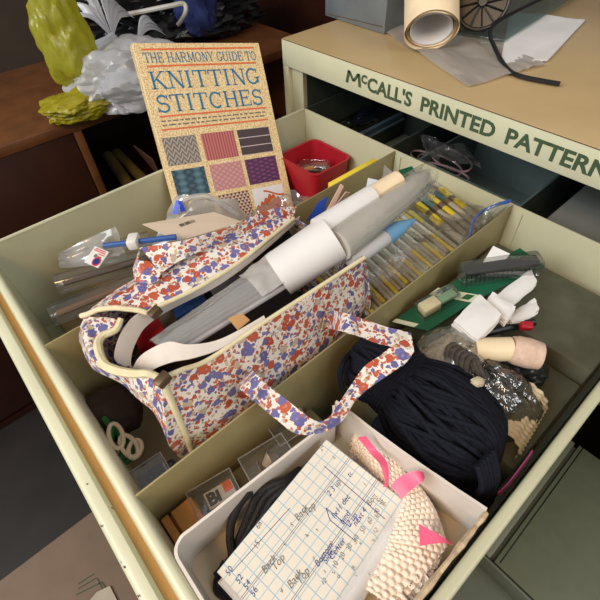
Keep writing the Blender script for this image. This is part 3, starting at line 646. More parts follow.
obj('ribbon',MB().quad(hz(172,214,.012),hz(178,214,.012),hz(182,201,.024),hz(176,200,.024),.0006),mat('bright_blue',(36,70,190),.4),t,label='bright blue strip')
obj('ribbon',MB().quad(hz(181,212,.012),hz(186,211,.012),hz(181,201,.025),hz(178,201,.025),.0006),mat('bright_blue_b',(36,70,190),.4),t,label='bright blue strip')
# envelope with bar code
t=thing('envelope','beige card envelope with a small bar code lying before the book','envelope',hz(190,228,.012))
E4=[hz(142,224,.012),hz(178,241,.014),hz(243,222,.016),hz(214,212,.012)]
obj('sheet',MB().quad(*E4,.001),BEIGE,t,False)
ex=(E4[2]-E4[1]); ey=(E4[0]-E4[1]); fe=frame(E4[1]+ex*0,ex,ey); n=fe.to_3x3()@Vector((0,0,1)); sg=1 if n.z>0 else -1
o0=hz(181,227,.0140); xd=(hz(196,222,.0140)-o0); yd=(hz(177,223,.0140)-o0)*.6
bc=[]
for k in range(11):
    u=k/11; w=random.choice((.03,.05,.02))
    P=[o0+xd*u,o0+xd*(u+w),o0+xd*(u+w)+yd,o0+xd*u+yd]; bc.append(MB().quad(*[p+Vector((0,0,.0006)) for p in P],.0002))
obj('bar_code',merge(*bc),mat('print_dark',(70,66,64),.6),t,False,label='dark printed bar code')
# blue needle packet with white clip
t=thing('needle_packet','long blue needle packet closed by a white clip beside the flowered handle','packet',hz(140,242,.02))
a=hz(104,246,.018);b=hz(176,237,.024)
obj('needle',MB().tube([a,b],.0034,10),BLUEP,t); obj('sleeve',MB().quad(hz(100,252,.017),hz(182,240,.022),hz(180,233,.026),hz(102,244,.02),.0005),CLEAR,t,False)
fr=frame(hz(134,242,.021),b-a,Vector((0,0,1)).cross(b-a)); obj('clip',MB().rbox((-.006,-.009,-.005),(.006,.009,.007),.002,2,fr),mat('white_clip',(222,220,214),.4),t,label='white plastic clip')
# white label
t=thing('label_tag','white card label with red print and a blue dot above the clear tubes','label',hz(96,258,.02))
L4=[hz(84,262,.02),hz(98,268,.018),hz(109,252,.022),hz(95,246,.024)]
obj('card',MB().quad(*L4,.0006),PAPER,t,False)
def onq(u,v,h=.0004): p=L4[0].lerp(L4[1],u).lerp(L4[3].lerp(L4[2],u),v); nn=(L4[1]-L4[0]).cross(L4[3]-L4[0]).normalized(); return p+nn*(h if nn.z>0 else -h)
for v0,u0,u1 in ((.88,.15,.85),(.78,.1,.9),(.66,.5,.92),(.52,.45,.8)):
    obj('print_line',MB().quad(onq(u0,v0),onq(u1,v0),onq(u1,v0+.05),onq(u0,v0+.05),.0001),REDINK,t,False)
def disc(u,v,r,h,nm,m): 
    b=MB(); P=[onq(u+r*math.cos(a),v+r*math.sin(a),h) for a in np.linspace(0,2*PI,21)[:-1]]; b.add(P,[tuple(range(20))]); obj(nm,b,m,t,False)
disc(.68,.26,.26,.0005,'red_ring',REDINK); disc(.68,.26,.19,.0007,'blue_dot',mat('navy',(30,50,120),.5)); disc(.42,.52,.10,.0006,'hole_mark',GREYINK)
# blue-red card bits beyond the bag
tag(obj('folded_card',MB().quad(hz(306,222,.018),hz(324,213,.020),hz(328,196,.038),hz(318,203,.032),.0008),mat('royal_blue_card',(30,72,170),.5)),'royal blue folded card sticking up behind the white rolls','card')
tag(obj('folded_card',MB().quad(hz(325,214,.022),hz(333,209,.023),hz(344,186,.05),hz(341,184,.05),.0008).quad(hz(333,209,.023),hz(338,206,.022),hz(350,193,.042),hz(346,192,.042),.0008),mat('pale_pink_card',(214,180,164),.6)),'pale pink folded card beside the blue card','card')
# packets filling the bottom of compartments
PK=mat('packet_brown',(136,116,84),.7,.25,30,.1,80)
def packets(xa,xb,ys,z,labs,grp,m=PK):
    for k,(y0,y1) in enumerate(ys):
        o=obj('pattern_packet',MB().rbox((xa+.006,y0,z),(xb-.006,y1,z+.03),.002),m); tag(o,labs[k],'packet',grp)
packets(0,.2,((-.50,-.36),(-.35,-.23),(-.22,-.105)),ZF+.0005,['brown pattern packet at the bottom of the left compartment, nearest the drawer front','brown pattern packet at the bottom of the left compartment, midway along','brown pattern packet at the bottom of the left compartment, next to the red tub'],'pattern packets in the left compartment')

# ============================================================ FLOWERED KNITTING BAG
bag=thing('knitting_bag','open white cotton knitting bag with blue and red flowers, filling the middle compartment','bag',(.29,-.35,ZF))
def lerp_list(L,u):
    L=[Vector(p) for p in L]; k=u*(len(L)-1); i=min(int(k),len(L)-2); return spline(L,64)[int(round(u*64))] if len(L)>2 else L[0].lerp(L[1],u)
NT=[hx(*q,.36) for q in ((163,378),(182,370),(210,359),(265,322),(310,293),(364,258))]
NTs=spline(NT,60)
BL=Vector((.372,-.474,-.145)); BR=Vector((.374,-.245,-.145))
def near(u,v):
    T=NTs[int(round(u*60))]; Bm=BL.lerp(BR,u); p=T.lerp(Bm,v)
    bulge=.014*math.sin(PI*min(1,v*1.15))*(math.sin(PI*min(1,max(0,u*.94+.06)))**.5)
    w=.0022*noise.noise(Vector((u*7,v*9,1)))+.0012*math.sin(v*16+u*3)*u
    crease=-.005*math.exp(-((v-.50-.12*u)/.05)**2)
    p.x=min(p.x+bulge+w+crease*.6,.3865); p.z+=.003*noise.noise(Vector((u*5,v*5,8)))
    return p
obj('front_panel',MB().grid(near,60,40,.0012),FLORAL,bag)
# flap along the far side
FTs=spline([hz(x,y,.036) for x,y in ((148,313),(165,304),(200,287),(240,262),(270,238),(294,219))],60)
FOs=spline([hz(x,y,.030) for x,y in ((82,316),(110,294),(145,273),(200,242),(240,223),(296,208))],60)
def flapf(u,v):
    k=int(round(u*60)); p=FTs[k].lerp(FOs[k],v); p.z+=.009*math.sin(PI*v)+.0025*noise.noise(Vector((u*9,v*4,3))); return p
obj('far_flap',MB().grid(flapf,60,16,.0012),FLORAL,bag)
def farp(u,v):
    k=int(round(u*60)); p=FOs[k].copy(); q=Vector((.206,-.468+.235*u,-.145)); r=p.lerp(q,v); r.x=max(r.x-.004*math.sin(PI*v),.203); return r
obj('back_panel',MB().grid(farp,40,16,.0012),FLORAL,bag)
# left gusset, bulging towards the drawer front
GT=spline([NT[0]+Vector((0,-.0005,-.001)),hz(150,374,.044),hz(135,374,.038),hz(118,371,.034),hz(105,364,.030),hz(99,348,.029),hz(103,337,.029),hz(117,330,.029),hz(122,319,.033)],60)
GM=spline([BL+Vector((.004,-.008,.145)),hz(152,412,.012),hz(131,392,.012),hz(108,377,.014),hz(88,362,.016),hz(79,340,.02),hz(80,328,.024),hz(83,320,.028),hz(84,317,.03)],60)
GB=spline([BL,Vector((.35,-.462,-.145)),Vector((.32,-.452,-.145)),Vector((.29,-.45,-.145)),Vector((.26,-.452,-.145)),Vector((.24,-.455,-.145)),Vector((.225,-.46,-.145)),Vector((.215,-.465,-.145)),Vector((.206,-.468,-.145))],60)
GM[0]=near(0,.30)
def gus(u,v):
    k=int(round(u*60)); a,b,c=GT[k],GM[k],GB[k]
    if v<.4:
        t=v/.4; p=a.lerp(b,t); p.z+=.010*math.sin(PI*t)*math.sin(PI*u)**.5
    else:
        t=(v-.4)/.6; p=b.lerp(c,t); p.y+=.012*math.sin(PI*t)*math.sin(PI*u)
    p+=Vector((0,.002,.002))*noise.noise(Vector((u*8,v*6,5))); p.y=max(p.y,-.5165); return p
obj('end_gusset',MB().grid(gus,60,30,.0012),FLORAL,bag)
def gus2(u,v):
    a=NT[-1].lerp(FTs[-1],u); b=BR.lerp(Vector((.206,-.233,-.145)),u); p=a.lerp(b,v); p.y+=.020*math.sin(PI*u)*(1-v)+.012*math.sin(PI*v); p.z-=.02*math.sin(PI*u)*(1-v); return p
obj('end_gusset',MB().grid(gus2,30,20,.0012),FLORAL,bag)
obj('bottom_panel',MB().box((.207,-.46,-.1485),(.373,-.24,-.1455)),LINING,bag,False,label='plain beige bottom')
obj('lining',MB().grid(lambda u,v:(FTs[int(round(u*60))]+Vector((-.028,0,-.006))).lerp(Vector((.24,-.455+.21*u,-.14)),v),20,10,.0008),LINING,bag,label='plain beige lining')
# bindings
obj('binding',MB().tube([p+Vector((.0003,0,.0006)) for p in NTs],.0020,8),BIND,bag,label='cream bound edge along the near side')
obj('binding',MB().tube([p+Vector((0,0,.0006)) for p in FTs],.0022,8),BIND,bag,label='cream bound edge along the far flap')
obj('binding',MB().tube([p+Vector((0,-.0006,.0012)) for p in GT],[.0026+.0016*math.sin(PI*i/60) for i in range(61)],8),BIND,bag,label='wide cream bound edge round the open end')
obj('binding',MB().tube([flapf(0,i/10)+Vector((0,-.0006,.0006)) for i in range(11)],.0026,8),BIND,bag,label='cream bound end of the far flap')
obj('piping',MB().tube([near(0,i/30)+Vector((.001,-.0012,.0)) for i in range(31)],.0028,10),BIND,bag,label='thick cream piping down the corner seam')
# zip
def ribbon(pairs,th=.0008,n=40):
    L=spline([p for p,_ in pairs],n); R=spline([q for _,q in pairs],n)
    return MB().grid(lambda u,v:L[int(round(u*n))].lerp(R[int(round(u*n))],v),n,4,th)
z1=[(hz(300,216,.034),hz(299,220,.030)),(hz(255,253,.034),hz(256,258,.028)),(hz(215,278,.034),hz(219,285,.024)),(hz(185,294,.033),hz(186,302,.02)),(hz(160,305,.032),hz(163,314,.016)),(hz(138,314,.031),hz(149,324,.015)),(hz(124,328,.028),hz(141,333,.014)),(hz(115,350,.022),hz(133,350,.012)),(hz(116,361,.018),hz(131,363,.010)),(hz(127,367,.014),hz(133,368,.009))]
obj('zip_tape',ribbon(z1),ZIPT,bag,label='white woven zip tape hanging from the far flap')
z2=[(hz(131,370,.014),hz(132,372,.009)),(hz(140,357,.020),hz(147,373,.016)),(hz(153,348,.032),hz(159,367,.028)),(hz(170,342,.044),hz(174,362,.044)),(hz(190,345,.048),hz(195,358,.048)),(hz(222,339,.048),hz(225,347,.048)),(hz(264,316,.047),hz(266,320,.047))]
obj('zip_tape',ribbon(z2),ZIPT,bag,label='white woven zip tape inside the near edge')
obj('zip_stop',MB().rbox((-.0028,-.002,-.003),(.0028,.002,.003),.001,2,frame(hz(129,370,.014),(1,0,0),(0,1,0))),BRONZE,bag,label='small metal zip end')
for q,nm in ((hz(155,312,.040),'far'),(NTs[0]+Vector((.002,-.001,.0015)),'near')):
    obj('metal_tab',MB().rbox((-.0035,-.0055,-.0045),(.0035,.0055,.0035),.0008,2,frame(q,(1,.2,0),(-.2,1,.2))),BRONZE,bag,label='dull metal tab at the '+nm+' end of the zip')
# handles
def strap(PZ,n=80,th=.0014):
    prs=[]
    for (l,r),zl,zr in PZ: prs.append((hz(*l,zl),hz(*r,zr)))
    return ribbon(prs,th,n)
h1=[(hx(253,370,.3755),hx(237,387,.3765)),(hz(258,376,.044),hz(244,393,.040)),(hz(270,387,.036),hz(257,403,.030)),(hz(283,397,.028),hz(267,412,.024)),(hz(297,408,.022),hz(277,420,.019)),(hz(311,419,.017),hz(292,432,.017)),(hz(322,422,.014),hz(307,435,.018)),(hz(332,416,.013),hz(327,431,.020)),(hz(340,404,.014),hz(344,419,.022)),(hz(350,389,.018),hz(354,403,.022)),(hz(365,367,.026),hz(367,390,.023)),(hz(379,357,.030),hz(380,381,.026)),(hz(393,346,.033),hz(393,372,.030)),(hz(403,339,.034),hz(406,363,.033)),(hz(411,335,.034),hz(414,352,.034))]
h2=[(hz(411,333,.0345),hz(413,352,.0345)),(hz(400,330,.037),hz(404,348,.037)),(hz(387,327,.039),hz(388,345,.039)),(hz(372,322,.040),hz(373,341,.040)),(hz(360,318,.041),hz(361,336,.041)),(hz(345,313,.043),hz(345,332,.043)),(hx(333,311,.374),hx(329,329,.376)),(hx(326,312,.370),hx(322,330,.373))]
obj('handle',merge(ribbon(h1,.0014,90),ribbon(h2,.0014,50)),FLORAL,bag,label='flowered strap handle hanging over the divider')
h3=[(hz(139,247,.052),hz(137,283,.033)),(hz(148,253,.054),hz(152,279,.038)),(hz(160,262,.050),hz(165,275,.046))]
obj('handle',merge(ribbon([(hz(141,248,.058),hz(134,268,.040)),(hz(139,260,.056),hz(137,281,.042)),(hz(149,262,.052),hz(149,284,.044)),(hz(161,273,.047),hz(158,282,.044))],.0012,20),
    ribbon([(hz(141,248,.058),hz(161,274,.048)),(hz(170,243,.061),hz(178,262,.047)),(hz(200,236,.062),hz(210,246,.046)),(hz(225,228,.062),hz(233,236,.047)),(hz(250,217,.060),hz(255,226,.048)),(hz(275,208,.054),hz(278,216,.046)),(hz(296,207,.044),hz(294,214,.040))],.0012,50)),FLORAL,bag,label='flowered strap handle lying folded on the far flap')

# ============================================================ IN THE BAG
def cyl(name,a,b,ra,rb,m,label,cat,group=None,hollow=True,seg=28,n=10):
    a=Vector(a);b=Vector(b)
    if hollow:
        pts=[b.lerp(a,.15)]+[a.lerp(b,1)]+[a.lerp(b,(n-i)/n) for i in range(n+1)]
        rs=[rb*.86,rb*.86]+[rb+(ra-rb)*i/n for i in range(n+1)]
        pts[1]=b+(b-a).normalized()*.0002
        mb=MB().tube(pts,rs,seg)
    else: mb=MB().tube([a.lerp(b,i/n) for i in range(n+1)],[ra+(rb-ra)*i/n for i in range(n+1)],seg)
    o=obj(name,mb,m); tag(o,label,cat,group); return o
e=hz(333,238,.050); s=hz(278,275,.026)
cyl('paper_roll',s,e,.0235,.0245,PAPER,'big white paper roll lying across the open flowered bag','paper roll')
e2=hz(372,197,.066); s2=hz(318,230,.058)
t=thing('paper_tube','white paper tube with a bare tan end sticking out of the big white roll','tube',s2)
obj('tube_wrap',MB().tube([s2.lerp(e2,i/6) for i in range(7)],.0125,24),PAPER,t); e3=hz(398,181,.068)
obj('tube_end',MB().tube([s2.lerp(e3,i/6) for i in range(7)],[.0115]*6+[.0112],24),TANPAPER,t,label='bare tan end of the tube')
a=hz(338,246,.050); b=hz(428,174,.060)
t=thing('tube_packet','long grey tube in a clear sleeve lying from the flowered bag to the drawer back','tube',a)
ks=[0,.2,.4,.6,.75,.88,.96,1]
obj('tube',MB().tube([a.lerp(b,k) for k in ks],[.0165,.0165,.0160,.0150,.0135,.010,.006,.002],24),GREYFOAM,t)
cc=a.lerp(b,1.04)
obj('sleeve',MB().tube([a.lerp(b,k) for k in (0,.2,.4,.6,.8,.95,1.0,1.03)],[.0175,.0185,.0185,.018,.017,.014,.013,.011],20,False),CLEAR,t)
obj('sleeve_flap',MB().quad(hz(398,205,.045),hz(436,200,.035),hz(430,168,.062),hz(414,172,.066),.0004),CLEAR,t,False)
a=hz(350,262,.034); b=hz(398,229,.036); c2=hz(414,220,.036)
t=thing('marker_tube','slim pale grey tube with a blue pointed end under the grey tube','tube',a)
obj('barrel',MB().tube([a,a.lerp(b,.5),b],.0085,18),mat('pale_grey_plastic',(190,190,192),.35),t)
obj('cap',MB().tube([a.lerp(b,.72),b,c2],[.0092,.0088,.002],18),PALEBLUE,t,label='blue pointed cap')
STICK = clear('milky_clear_stick',haze=.75,hcol=(.95,.95,.97),gloss=.12,rough=.1,bump=.1)
# clear sticks in a milky sleeve
t=thing('stick_packet','milky sleeve of parallel clear plastic sticks lying in the flowered bag','packet',hz(215,300,.02))
A0=hz(150,343,.018);B0=hz(268,262,.030);A1=hz(168,362,.016)+Vector((0,0,.004));B1=hz(292,282,.028)
for k in range(9):
    u=k/8; p=A0.lerp(A1,u)+Vector((0,0,.006*math.sin(PI*u))); q=B0.lerp(B1,u)+Vector((0,0,.006*math.sin(PI*u)))
    obj('stick',MB().tube([p.lerp(q,.02),p.lerp(q,.5),p.lerp(q,.96)],.0026,10),STICK,t)
def sl(u,v): 
    p=A0.lerp(A1,v); q=B0.lerp(B1,v); r=p.lerp(q,u); r.z+=.004+.006*math.sin(PI*v)+.001*noise.noise(Vector((u*9,v*5,4))); return r
obj('sleeve',MB().grid(sl,40,14,.0003),CLEAR,t)
obj('paper_collar',MB().grid(lambda u,v:(sl(.74+.30*u,v*1.05)+Vector((0,0,.0028+.004*u+.002*noise.noise(Vector((u*4,v*4,9)))))),16,14,.0005),clear('translucent_white_wrap',haze=.6,hcol=(.85,.83,.8)),t,label='translucent white wrap at the far end')
# small things deeper in the bag
def flat(name,px4,z,th,m,label,cat):
    o=obj(name,MB().quad(*[hz(*q,zz) for q,zz in zip(px4,z if isinstance(z,(list,tuple)) else [z]*4)],th),m,None,False); tag(o,label,cat); return o
flat('needle_case',((133,334),(139,350),(166,332),(158,318)),-.004,.02,RED,'red case inside the open end of the flowered bag','case')
flat('blue_leaflet',((171,304),(176,318),(206,300),(198,288)),.004,.004,mat('blue_print',(48,84,140),.5),'blue printed leaflet beside the clear sticks in the bag','leaflet')
flat('dark_folder',((196,282),(206,297),(292,236),(286,226)),-.004,.006,mat('dark_bottle_green',(30,46,40),.4),'dark green folder under the far flap of the bag','folder')
flat('white_leaflet',((204,281),(214,296),(256,266),(246,254)),.006,.002,mat('greyish_paper',(176,168,164),.6),'greyish white leaflet beside the clear sticks in the bag','leaflet')
flat('red_card',((226,268),(231,275),(242,267),(237,261)),.0095,.0012,RED,'small red card lying on the white leaflet in the bag','card')
tag(obj('red_pencil',MB().tube([hz(208,276,.014),hz(252,258,.012)],.0026,8),mat('dark_red_lacquer',(130,20,30),.3)),'dark red pencil lying under the far flap of the bag','pencil')
flat('kraft_card',((228,318),(238,330),(250,320),(242,313)),.036,.0012,mat('kraft_card',(196,150,100),.7),'small kraft card poking up beside the clear sticks','card')
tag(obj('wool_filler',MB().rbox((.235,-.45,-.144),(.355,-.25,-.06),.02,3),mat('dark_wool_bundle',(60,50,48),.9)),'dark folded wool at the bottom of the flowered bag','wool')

# ============================================================ MIDDLE COMPARTMENT, BACK END
packets(D1,D2,((-.225,-.115),(-.11,-.006)),-.150,['packet under the needle bag in the middle compartment, nearer the flowered bag','packet under the needle bag in the middle compartment, nearer the drawer back'],'packets under the needle bag',mat('kraft_packet',(166,140,100),.7,.15,40))
NB=thing('needle_bag','clear zip bag of banded knitting needles in the middle compartment','bag',(.31,-.1,-.08))
# surface of the bag: from the divider side down
def nbz(x,y): return -.045+.10*(x-.30)*0-.02*(y+.2)/.2*0
def nsurf(u,v,h=0):
    return Vector((.232+.150*v,-.245+.235*u,-.040+.012*u+.006*noise.noise(Vector((u*5,v*4,1)))+h))
obj('film',MB().grid(lambda u,v:nsurf(u,v,.012),50,24,.0003),NFILM,NB)
zp=spline([hz(469,236,.0),hz(472,222,.004),hz(482,210,.008),hz(497,203,.012),hz(511,199,.016)],24)
obj('zip_strip',MB().grid(lambda u,v:zp[int(round(u*24))]+Vector((0,0,-.005*v)),24,2,.0012),mat('blue_zip',(62,96,176),.35),NB,label='blue zip strip')
zb=spline([hz(452,252,-.02),hz(462,240,-.015),hz(476,232,-.012),hz(488,224,-.008),hz(506,209,-.002)],24)
obj('flap',MB().grid(lambda u,v:zp[int(round(u*24))].lerp(zb[int(round(u*24))],v),24,8,.0003),CLEAR,NB)
mats=[NEEDY,NEEDW,NEEDG,NEEDB]
for k in range(26):
    u=.02+k*.0285; y=-.245+.235*u; zt=-.040+.012*u
    x0,x1=.238+random.uniform(-.004,.004)+.01*(k%2),.374+random.uniform(-.006,.004)
    yo=.012
    t=thing('knitting_needle','slim banded knitting needle lying crosswise in the clear zip bag','knitting needle',(.30,y,zt-.002),'banded needles in the zip bag')
    a=Vector((x0,y+yo,zt+.002*(k%2)));b=Vector((x1,y-yo,zt+.001))
    cs=[(NEEDB,0,.22),((NEEDY,NEEDY,NEEDW)[k%3],.22,.5),((NEEDW,NEEDG)[k%2],.5,.72),((NEEDY,NEEDG,NEEDG)[k%3],.72,1)]
    for m,p,q in cs: obj('band',MB().tube([a.lerp(b,p),a.lerp(b,q)],.0027,8),m,t)
for k in range(5):
    y=-.063+k*.0125
    t=thing('needle_tube','thicker tube with yellow and teal bands at the drawer back in the zip bag','tube',(.31,y,-.03),'banded tubes at the drawer back')
    a=Vector((.262,y+.012,-.020));b=Vector((.376,y-.012,-.026))
    for m,p,q in ((NEEDG,0,.25),((NEEDY,NEEDT)[k%2],.25,.42),(NEEDB,.42,.5),((NEEDY,NEEDG)[k%2],.5,.66),(mats[2],.66,1)):
        obj('band',MB().tube([a.lerp(b,p),a.lerp(b,q)],.0052,12),m,t)
flat('white_card',((368,178),(365,192),(378,195),(381,181)),(.03,.012,.012,.03),.0008,mat('pale_blue_white_card',(214,224,230),.6),'small pale card standing behind the white paper tube','card')
t=thing('tagged_sleeve','clear ribbed sleeve with a pinkish red tag standing behind the grey tube','sleeve',hz(390,185,.03))
obj('film',MB().quad(hz(380,196,.015),hz(400,200,.015),hz(402,180,.04),hz(384,165,.06),.0004),CLEAR2,t,False)
obj('tag',MB().quad(hz(381,186,.031),hz(396,190,.031),hz(397,183,.037),hz(382,179,.039),.0006),mat('coral_tag',(236,120,110),.5),t,False,label='coral red tag')
flat('green_tag',((399,170),(404,182),(418,176),(412,166)),(.006,.0,.0,.006),.001,GREENCARD,'small dark green tag at the back of the middle compartment','tag')

# ============================================================ MIDDLE COMPARTMENT, FRONT END
GZ=-.075
for k,(pts) in enumerate((((97,425),(104,440),(112,458),(126,462),(131,452),(128,440),(118,430)),((104,418),(112,430),(110,448),(118,460),(124,446),(116,428)))):
    b=spline([hz(x,y,GZ+.01*k) for x,y in pts],40)
    tag(obj('cord',MB().tube(b,.0032,8),GREENC),['green cord loop in the dark corner under the flowered bag, outer one','green cord loop in the dark corner under the flowered bag, inner one'][k],'cord')
for k,(p,q) in enumerate((((112,424),(120,448)),((122,436),(136,456)),((136,440),(134,458)))):
    A_=hz(*p,GZ+.02);B_=hz(*q,GZ+.022); d_=(B_-A_); w_=Vector((-d_.y,d_.x,0)).normalized()*.006
    tag(obj('stitch_holder',MB().tube([A_.lerp(B_,.5)+d_*.5*math.cos(t_)+w_*math.sin(t_) for t_ in np.linspace(0,2*PI,25)[:-1]],.0021,8,closed=True),mat('pale_beige_plastic'+str(k),(196,178,148),.45)),['pale beige stitch holder loop inside the green cords, upper left one','pale beige stitch holder loop inside the green cords, middle one','pale beige stitch holder loop lowest beside the green cords'][k],'stitch holder','stitch holders under the flowered bag')
def case(name,p0,p1,dep,z,h,label,group=None,extras=()):
    a=hz(*p0,z);b=hz(*p1,z);u=(b-a);L=u.length;u.normalize();w=Vector((u.y,-u.x,0)); 
    if w.x<0: w=-w
    fr=frame(a,u,Vector((0,0,1)).cross(u)); sgn=1 if (fr.to_3x3()@Vector((0,1,0))).dot(w)>0 else -1
    t=thing(name,label,'case',a.lerp(b,.5)-Vector((0,0,h)),group)
    y0,y1=(0,dep) if sgn>0 else (-dep,0)
    obj('shell',MB().rbox((0,y0,-h),(L,y1,0),.0012,1,fr),HARD,t)
    obj('rim',merge(*[MB().tube([fr@Vector(p),fr@Vector(q)],.0007,6) for p,q in (((0,y0,0),(L,y0,0)),((L,y0,0),(L,y1,0)),((L,y1,0),(0,y1,0)),((0,y1,0),(0,y0,0)))]),CLEAR2,t)
    return t,fr,L,y0,y1
t,fr,L,y0,y1=case('clear_case',(127,474),(160,452),.030,-.062,.02,'clear hard case with a blue lettered insert in the corner of the middle compartment')
obj('insert',MB().box((.004,y0+.004,-.012),(L-.004,y1-.004,-.010),fr),mat('dark_blue_insert',(40,54,84),.5),t,False)
sg=1 if y1>0 else -1
obj('lettering',text_mb('BnB',.019,fr@Matrix.Translation((.010,(y0+y1)/2-.006,-.0095)),.0006),mat('black_ink',(16,18,22),.5),t,False,label='black bold letters')
blob('dark_felt',hz(112,414,-.09),(.03,.03,.03),mat('dark_brown_felt',(48,34,24),.9),'dark brown felt bundle under the overhanging end of the flowered bag','bundle',41,.2,5,4,.9)
packets(D1,D2,((-.5185,-.485),),-.154,['brown pattern packet lying at the very front of the middle compartment'],None) if False else None

# ============================================================ RIGHT COMPARTMENT, FRONT: CARD BOX
BZ=-.049
bx=thing('card_box','open white card box with torn edges at the front of the right compartment','box',(.50,-.43,BZ-.002))
bl=Vector((.436,-.358));br=Vector((.5675,-.338));frr=Vector((.5675,-.5175));fl=Vector((.437,-.5165))
def wall(path,m,name,lab=None,hz_=lambda s:0,th=.0022,nv=8):
    P=[Vector((p[0],p[1],0)) for p in path]; n=len(P)-1
    def fn(u,v):
        p=P[int(round(u*n))]; return Vector((p.x,p.y,BZ+.0002+(hz_(u)-BZ)*v))
    return obj(name,MB().grid(fn,n,nv,th),m,bx,label=lab)
lef=[fl.lerp(bl,k/20)+Vector((.0018*math.sin(k/20*PI),0)) for k in range(21)]
lef=[Vector((fl.x+.010*(1-math.sin(a)),fl.y+.010*(1-math.cos(a)) if False else fl.y+.010*(1-math.cos(a)))) for a in np.linspace(0,PI/2,8)]+[Vector((fl.x+.0004*k,fl.y+.010+(bl.y-fl.y-.010)*k/20)) for k in range(1,21)]
lef[-1]=bl
wall(lef,CARD,'wall',None,lambda s:-.001+.0012*noise.noise(Vector((s*14,1,1))))
wall([bl.lerp(br,k/24)-Vector((0,.002*math.sin(PI*k/24))) for k in range(25)],CARD,'wall',None,lambda s:.005*(1-s)+.0005*noise.noise(Vector((s*9,4,1)))-.0005)
rt=[br.lerp(frr,k/30) for k in range(31)]
wall(rt,CARD,'wall',None,lambda s:-.004+.0026*noise.noise(Vector((s*22,7,1))))
wall([frr.lerp(Vector((fl.x+.010,fl.y)),k/20) for k in range(21)],CARD,'wall',None,lambda s:-.001+.001*noise.noise(Vector((s*12,3,1))))
obj('bottom',MB().add([(lef[8].x,lef[0].y,BZ),(bl.x,bl.y,BZ),(br.x,br.y,BZ),(frr.x,frr.y,BZ),(lef[8].x,lef[0].y,BZ-.002),(bl.x,bl.y,BZ-.002),(br.x,br.y,BZ-.002),(frr.x,frr.y,BZ-.002)],[(0,3,2,1),(4,5,6,7),(0,1,5,4),(1,2,6,5),(2,3,7,6),(3,0,4,7)]),CARDIN,bx,False)
torn=MB()
prev=None
tp=[Vector((p.x+.0010,p.y,-.0035+.0026*noise.noise(Vector((k/30*22,7,1)))+.0010*random.random())) for k,p in enumerate(rt)]
obj('torn_edge',MB().tube(tp,[.0016+.0012*random.random() for _ in tp],6),TORN,bx,label='ragged torn paper edge')
# ---- notepad
NZ=-.012
pts={'tl':hz(326,440,NZ),'bl':hz(217,572,NZ),'tr':hz(417,512,NZ-.006)}
e1=(pts['tl']-pts['bl']); e2=pts['tr']-pts['tl']; Lp=e1.length; Wp=e2.length
pf=frame(pts['bl'],e1,-e2)      # x along the writing, y upwards on the page, page reaches from y=0 to -Wp
pn=pf.to_3x3()@Vector((0,0,1)); 
if pn.z<0: pf=frame(pts['bl'],e1,e2); pn=pf.to_3x3()@Vector((0,0,1))
ysg=-1 if abs((pf.inverted()@pts['tr']).y+Wp)<.02 else 1
note=thing('notepad','notepad of ruled pages covered in handwritten notes lying in the card box','notepad',pf@Vector((Lp/2,ysg*Wp/2,-.006)))
def page(dx,dy,dz,L,W,curl):
    def fn(u,v):
        x=u*L; y=v*W; z=0.0009*math.sin(u*5+1)*v
        if v>.78: k=(v-.78)/.22; z-=curl*k*k*.016; y-=curl*k*k*.006
        if u>.93: z+=.0012*(u-.93)/.07*(.5+v)
        return pf@Vector((x+dx,ysg*(y+dy),z+dz))
    return MB().grid(fn,24,30,.0002),fn
def uvp(v): q=pf.inverted()@v; return (q.x+.5,abs(q.y)+.5 if True else q.y)
GRID=papergrid()
for k,(dx,dy,dz,cu) in enumerate(((-.004,.004,-.0050,.5),(-.003,.0055,-.0038,.7),(.001,.003,-.0025,.8),(0.001,.0015,-.0013,.9))):
    mbp,_=page(dx,dy,dz,Lp,Wp,cu); obj('page',mbp,PAPER,note,uv=None)
top,tfn=page(0,0,0,Lp,Wp,1)
obj('top_page',top,GRID,note,uv=uvp,label='ruled top page with blue lines')
def wr(s,x,y,size,m,rot=0,sh=.25,off=0):
    # x along the text line, y down from the upper-left long edge
    z=.0009*math.sin((x/Lp)*5+1)*(y/Wp)
    M_=pf@Matrix.Translation((x,ysg*y,z+.0004))@Matrix.Rotation(rot,4,'Z')
    return text_mb(s,size,M_,off,.00005,sh,.9)
def inpage(px,py):
    p=on(px,py,pn,pf@Vector((0,0,0))); q=pf.inverted()@p; return q.x,abs(q.y)
inks={'blue':[], 'grey':[]}
def put(s,px,py,size,ink,rot=0,off=-0.00006): 
    x,y=inpage(px,py); inks[ink].append(wr(s,x,y,size,None,rot,.25,off))
for s,px,py in (('Back',298,522),('Top',307,518),('Back',265,575),('Top',275,572),('Back',291,590),('Top',300,586)): put(s,px,py,.0072,'grey')
for s,px,py in (('Bottom',318,568),('Side',326,565),('Center',332,561)): put(s,px,py,.0062,'blue')
for s,px,py in (('RND',366,487),('Bottom',370,507),('Side',380,505)): put(s,px,py,.0064,'grey')
for s,px,py in (('50',229,577),('52',239,585),('54',247,591),('56',254,598)): put(s,px,py,.0058,'blue',.2)
for s,px,py in (('68',259,530),('24',322,452),('15',257,550),('6',335,460)): put(s,px,py,.0054,'grey',.3)
for k,s in enumerate(('90','80','70','60','50','40','30','20','10')): put(s,392-k*7,498+k*9,.005,'grey',.3)
for s,px,py in (('top 3',350,478),('2 3 up',330,497),('1x11 dec',334,520),('bind',343,525),('2 up',350,527),('next 4',356,527)): put(s,px,py,.0062,'blue')
for k in range(22):
    put(random.choice(('5','s','12','8','x','4','o')),random.uniform(262,380),random.uniform(500,595),.0044,'grey',random.uniform(-.4,.6))
for mb_ in inks['blue']: obj('handwriting',mb_,BINK,note,False,label='blue ballpoint handwriting')
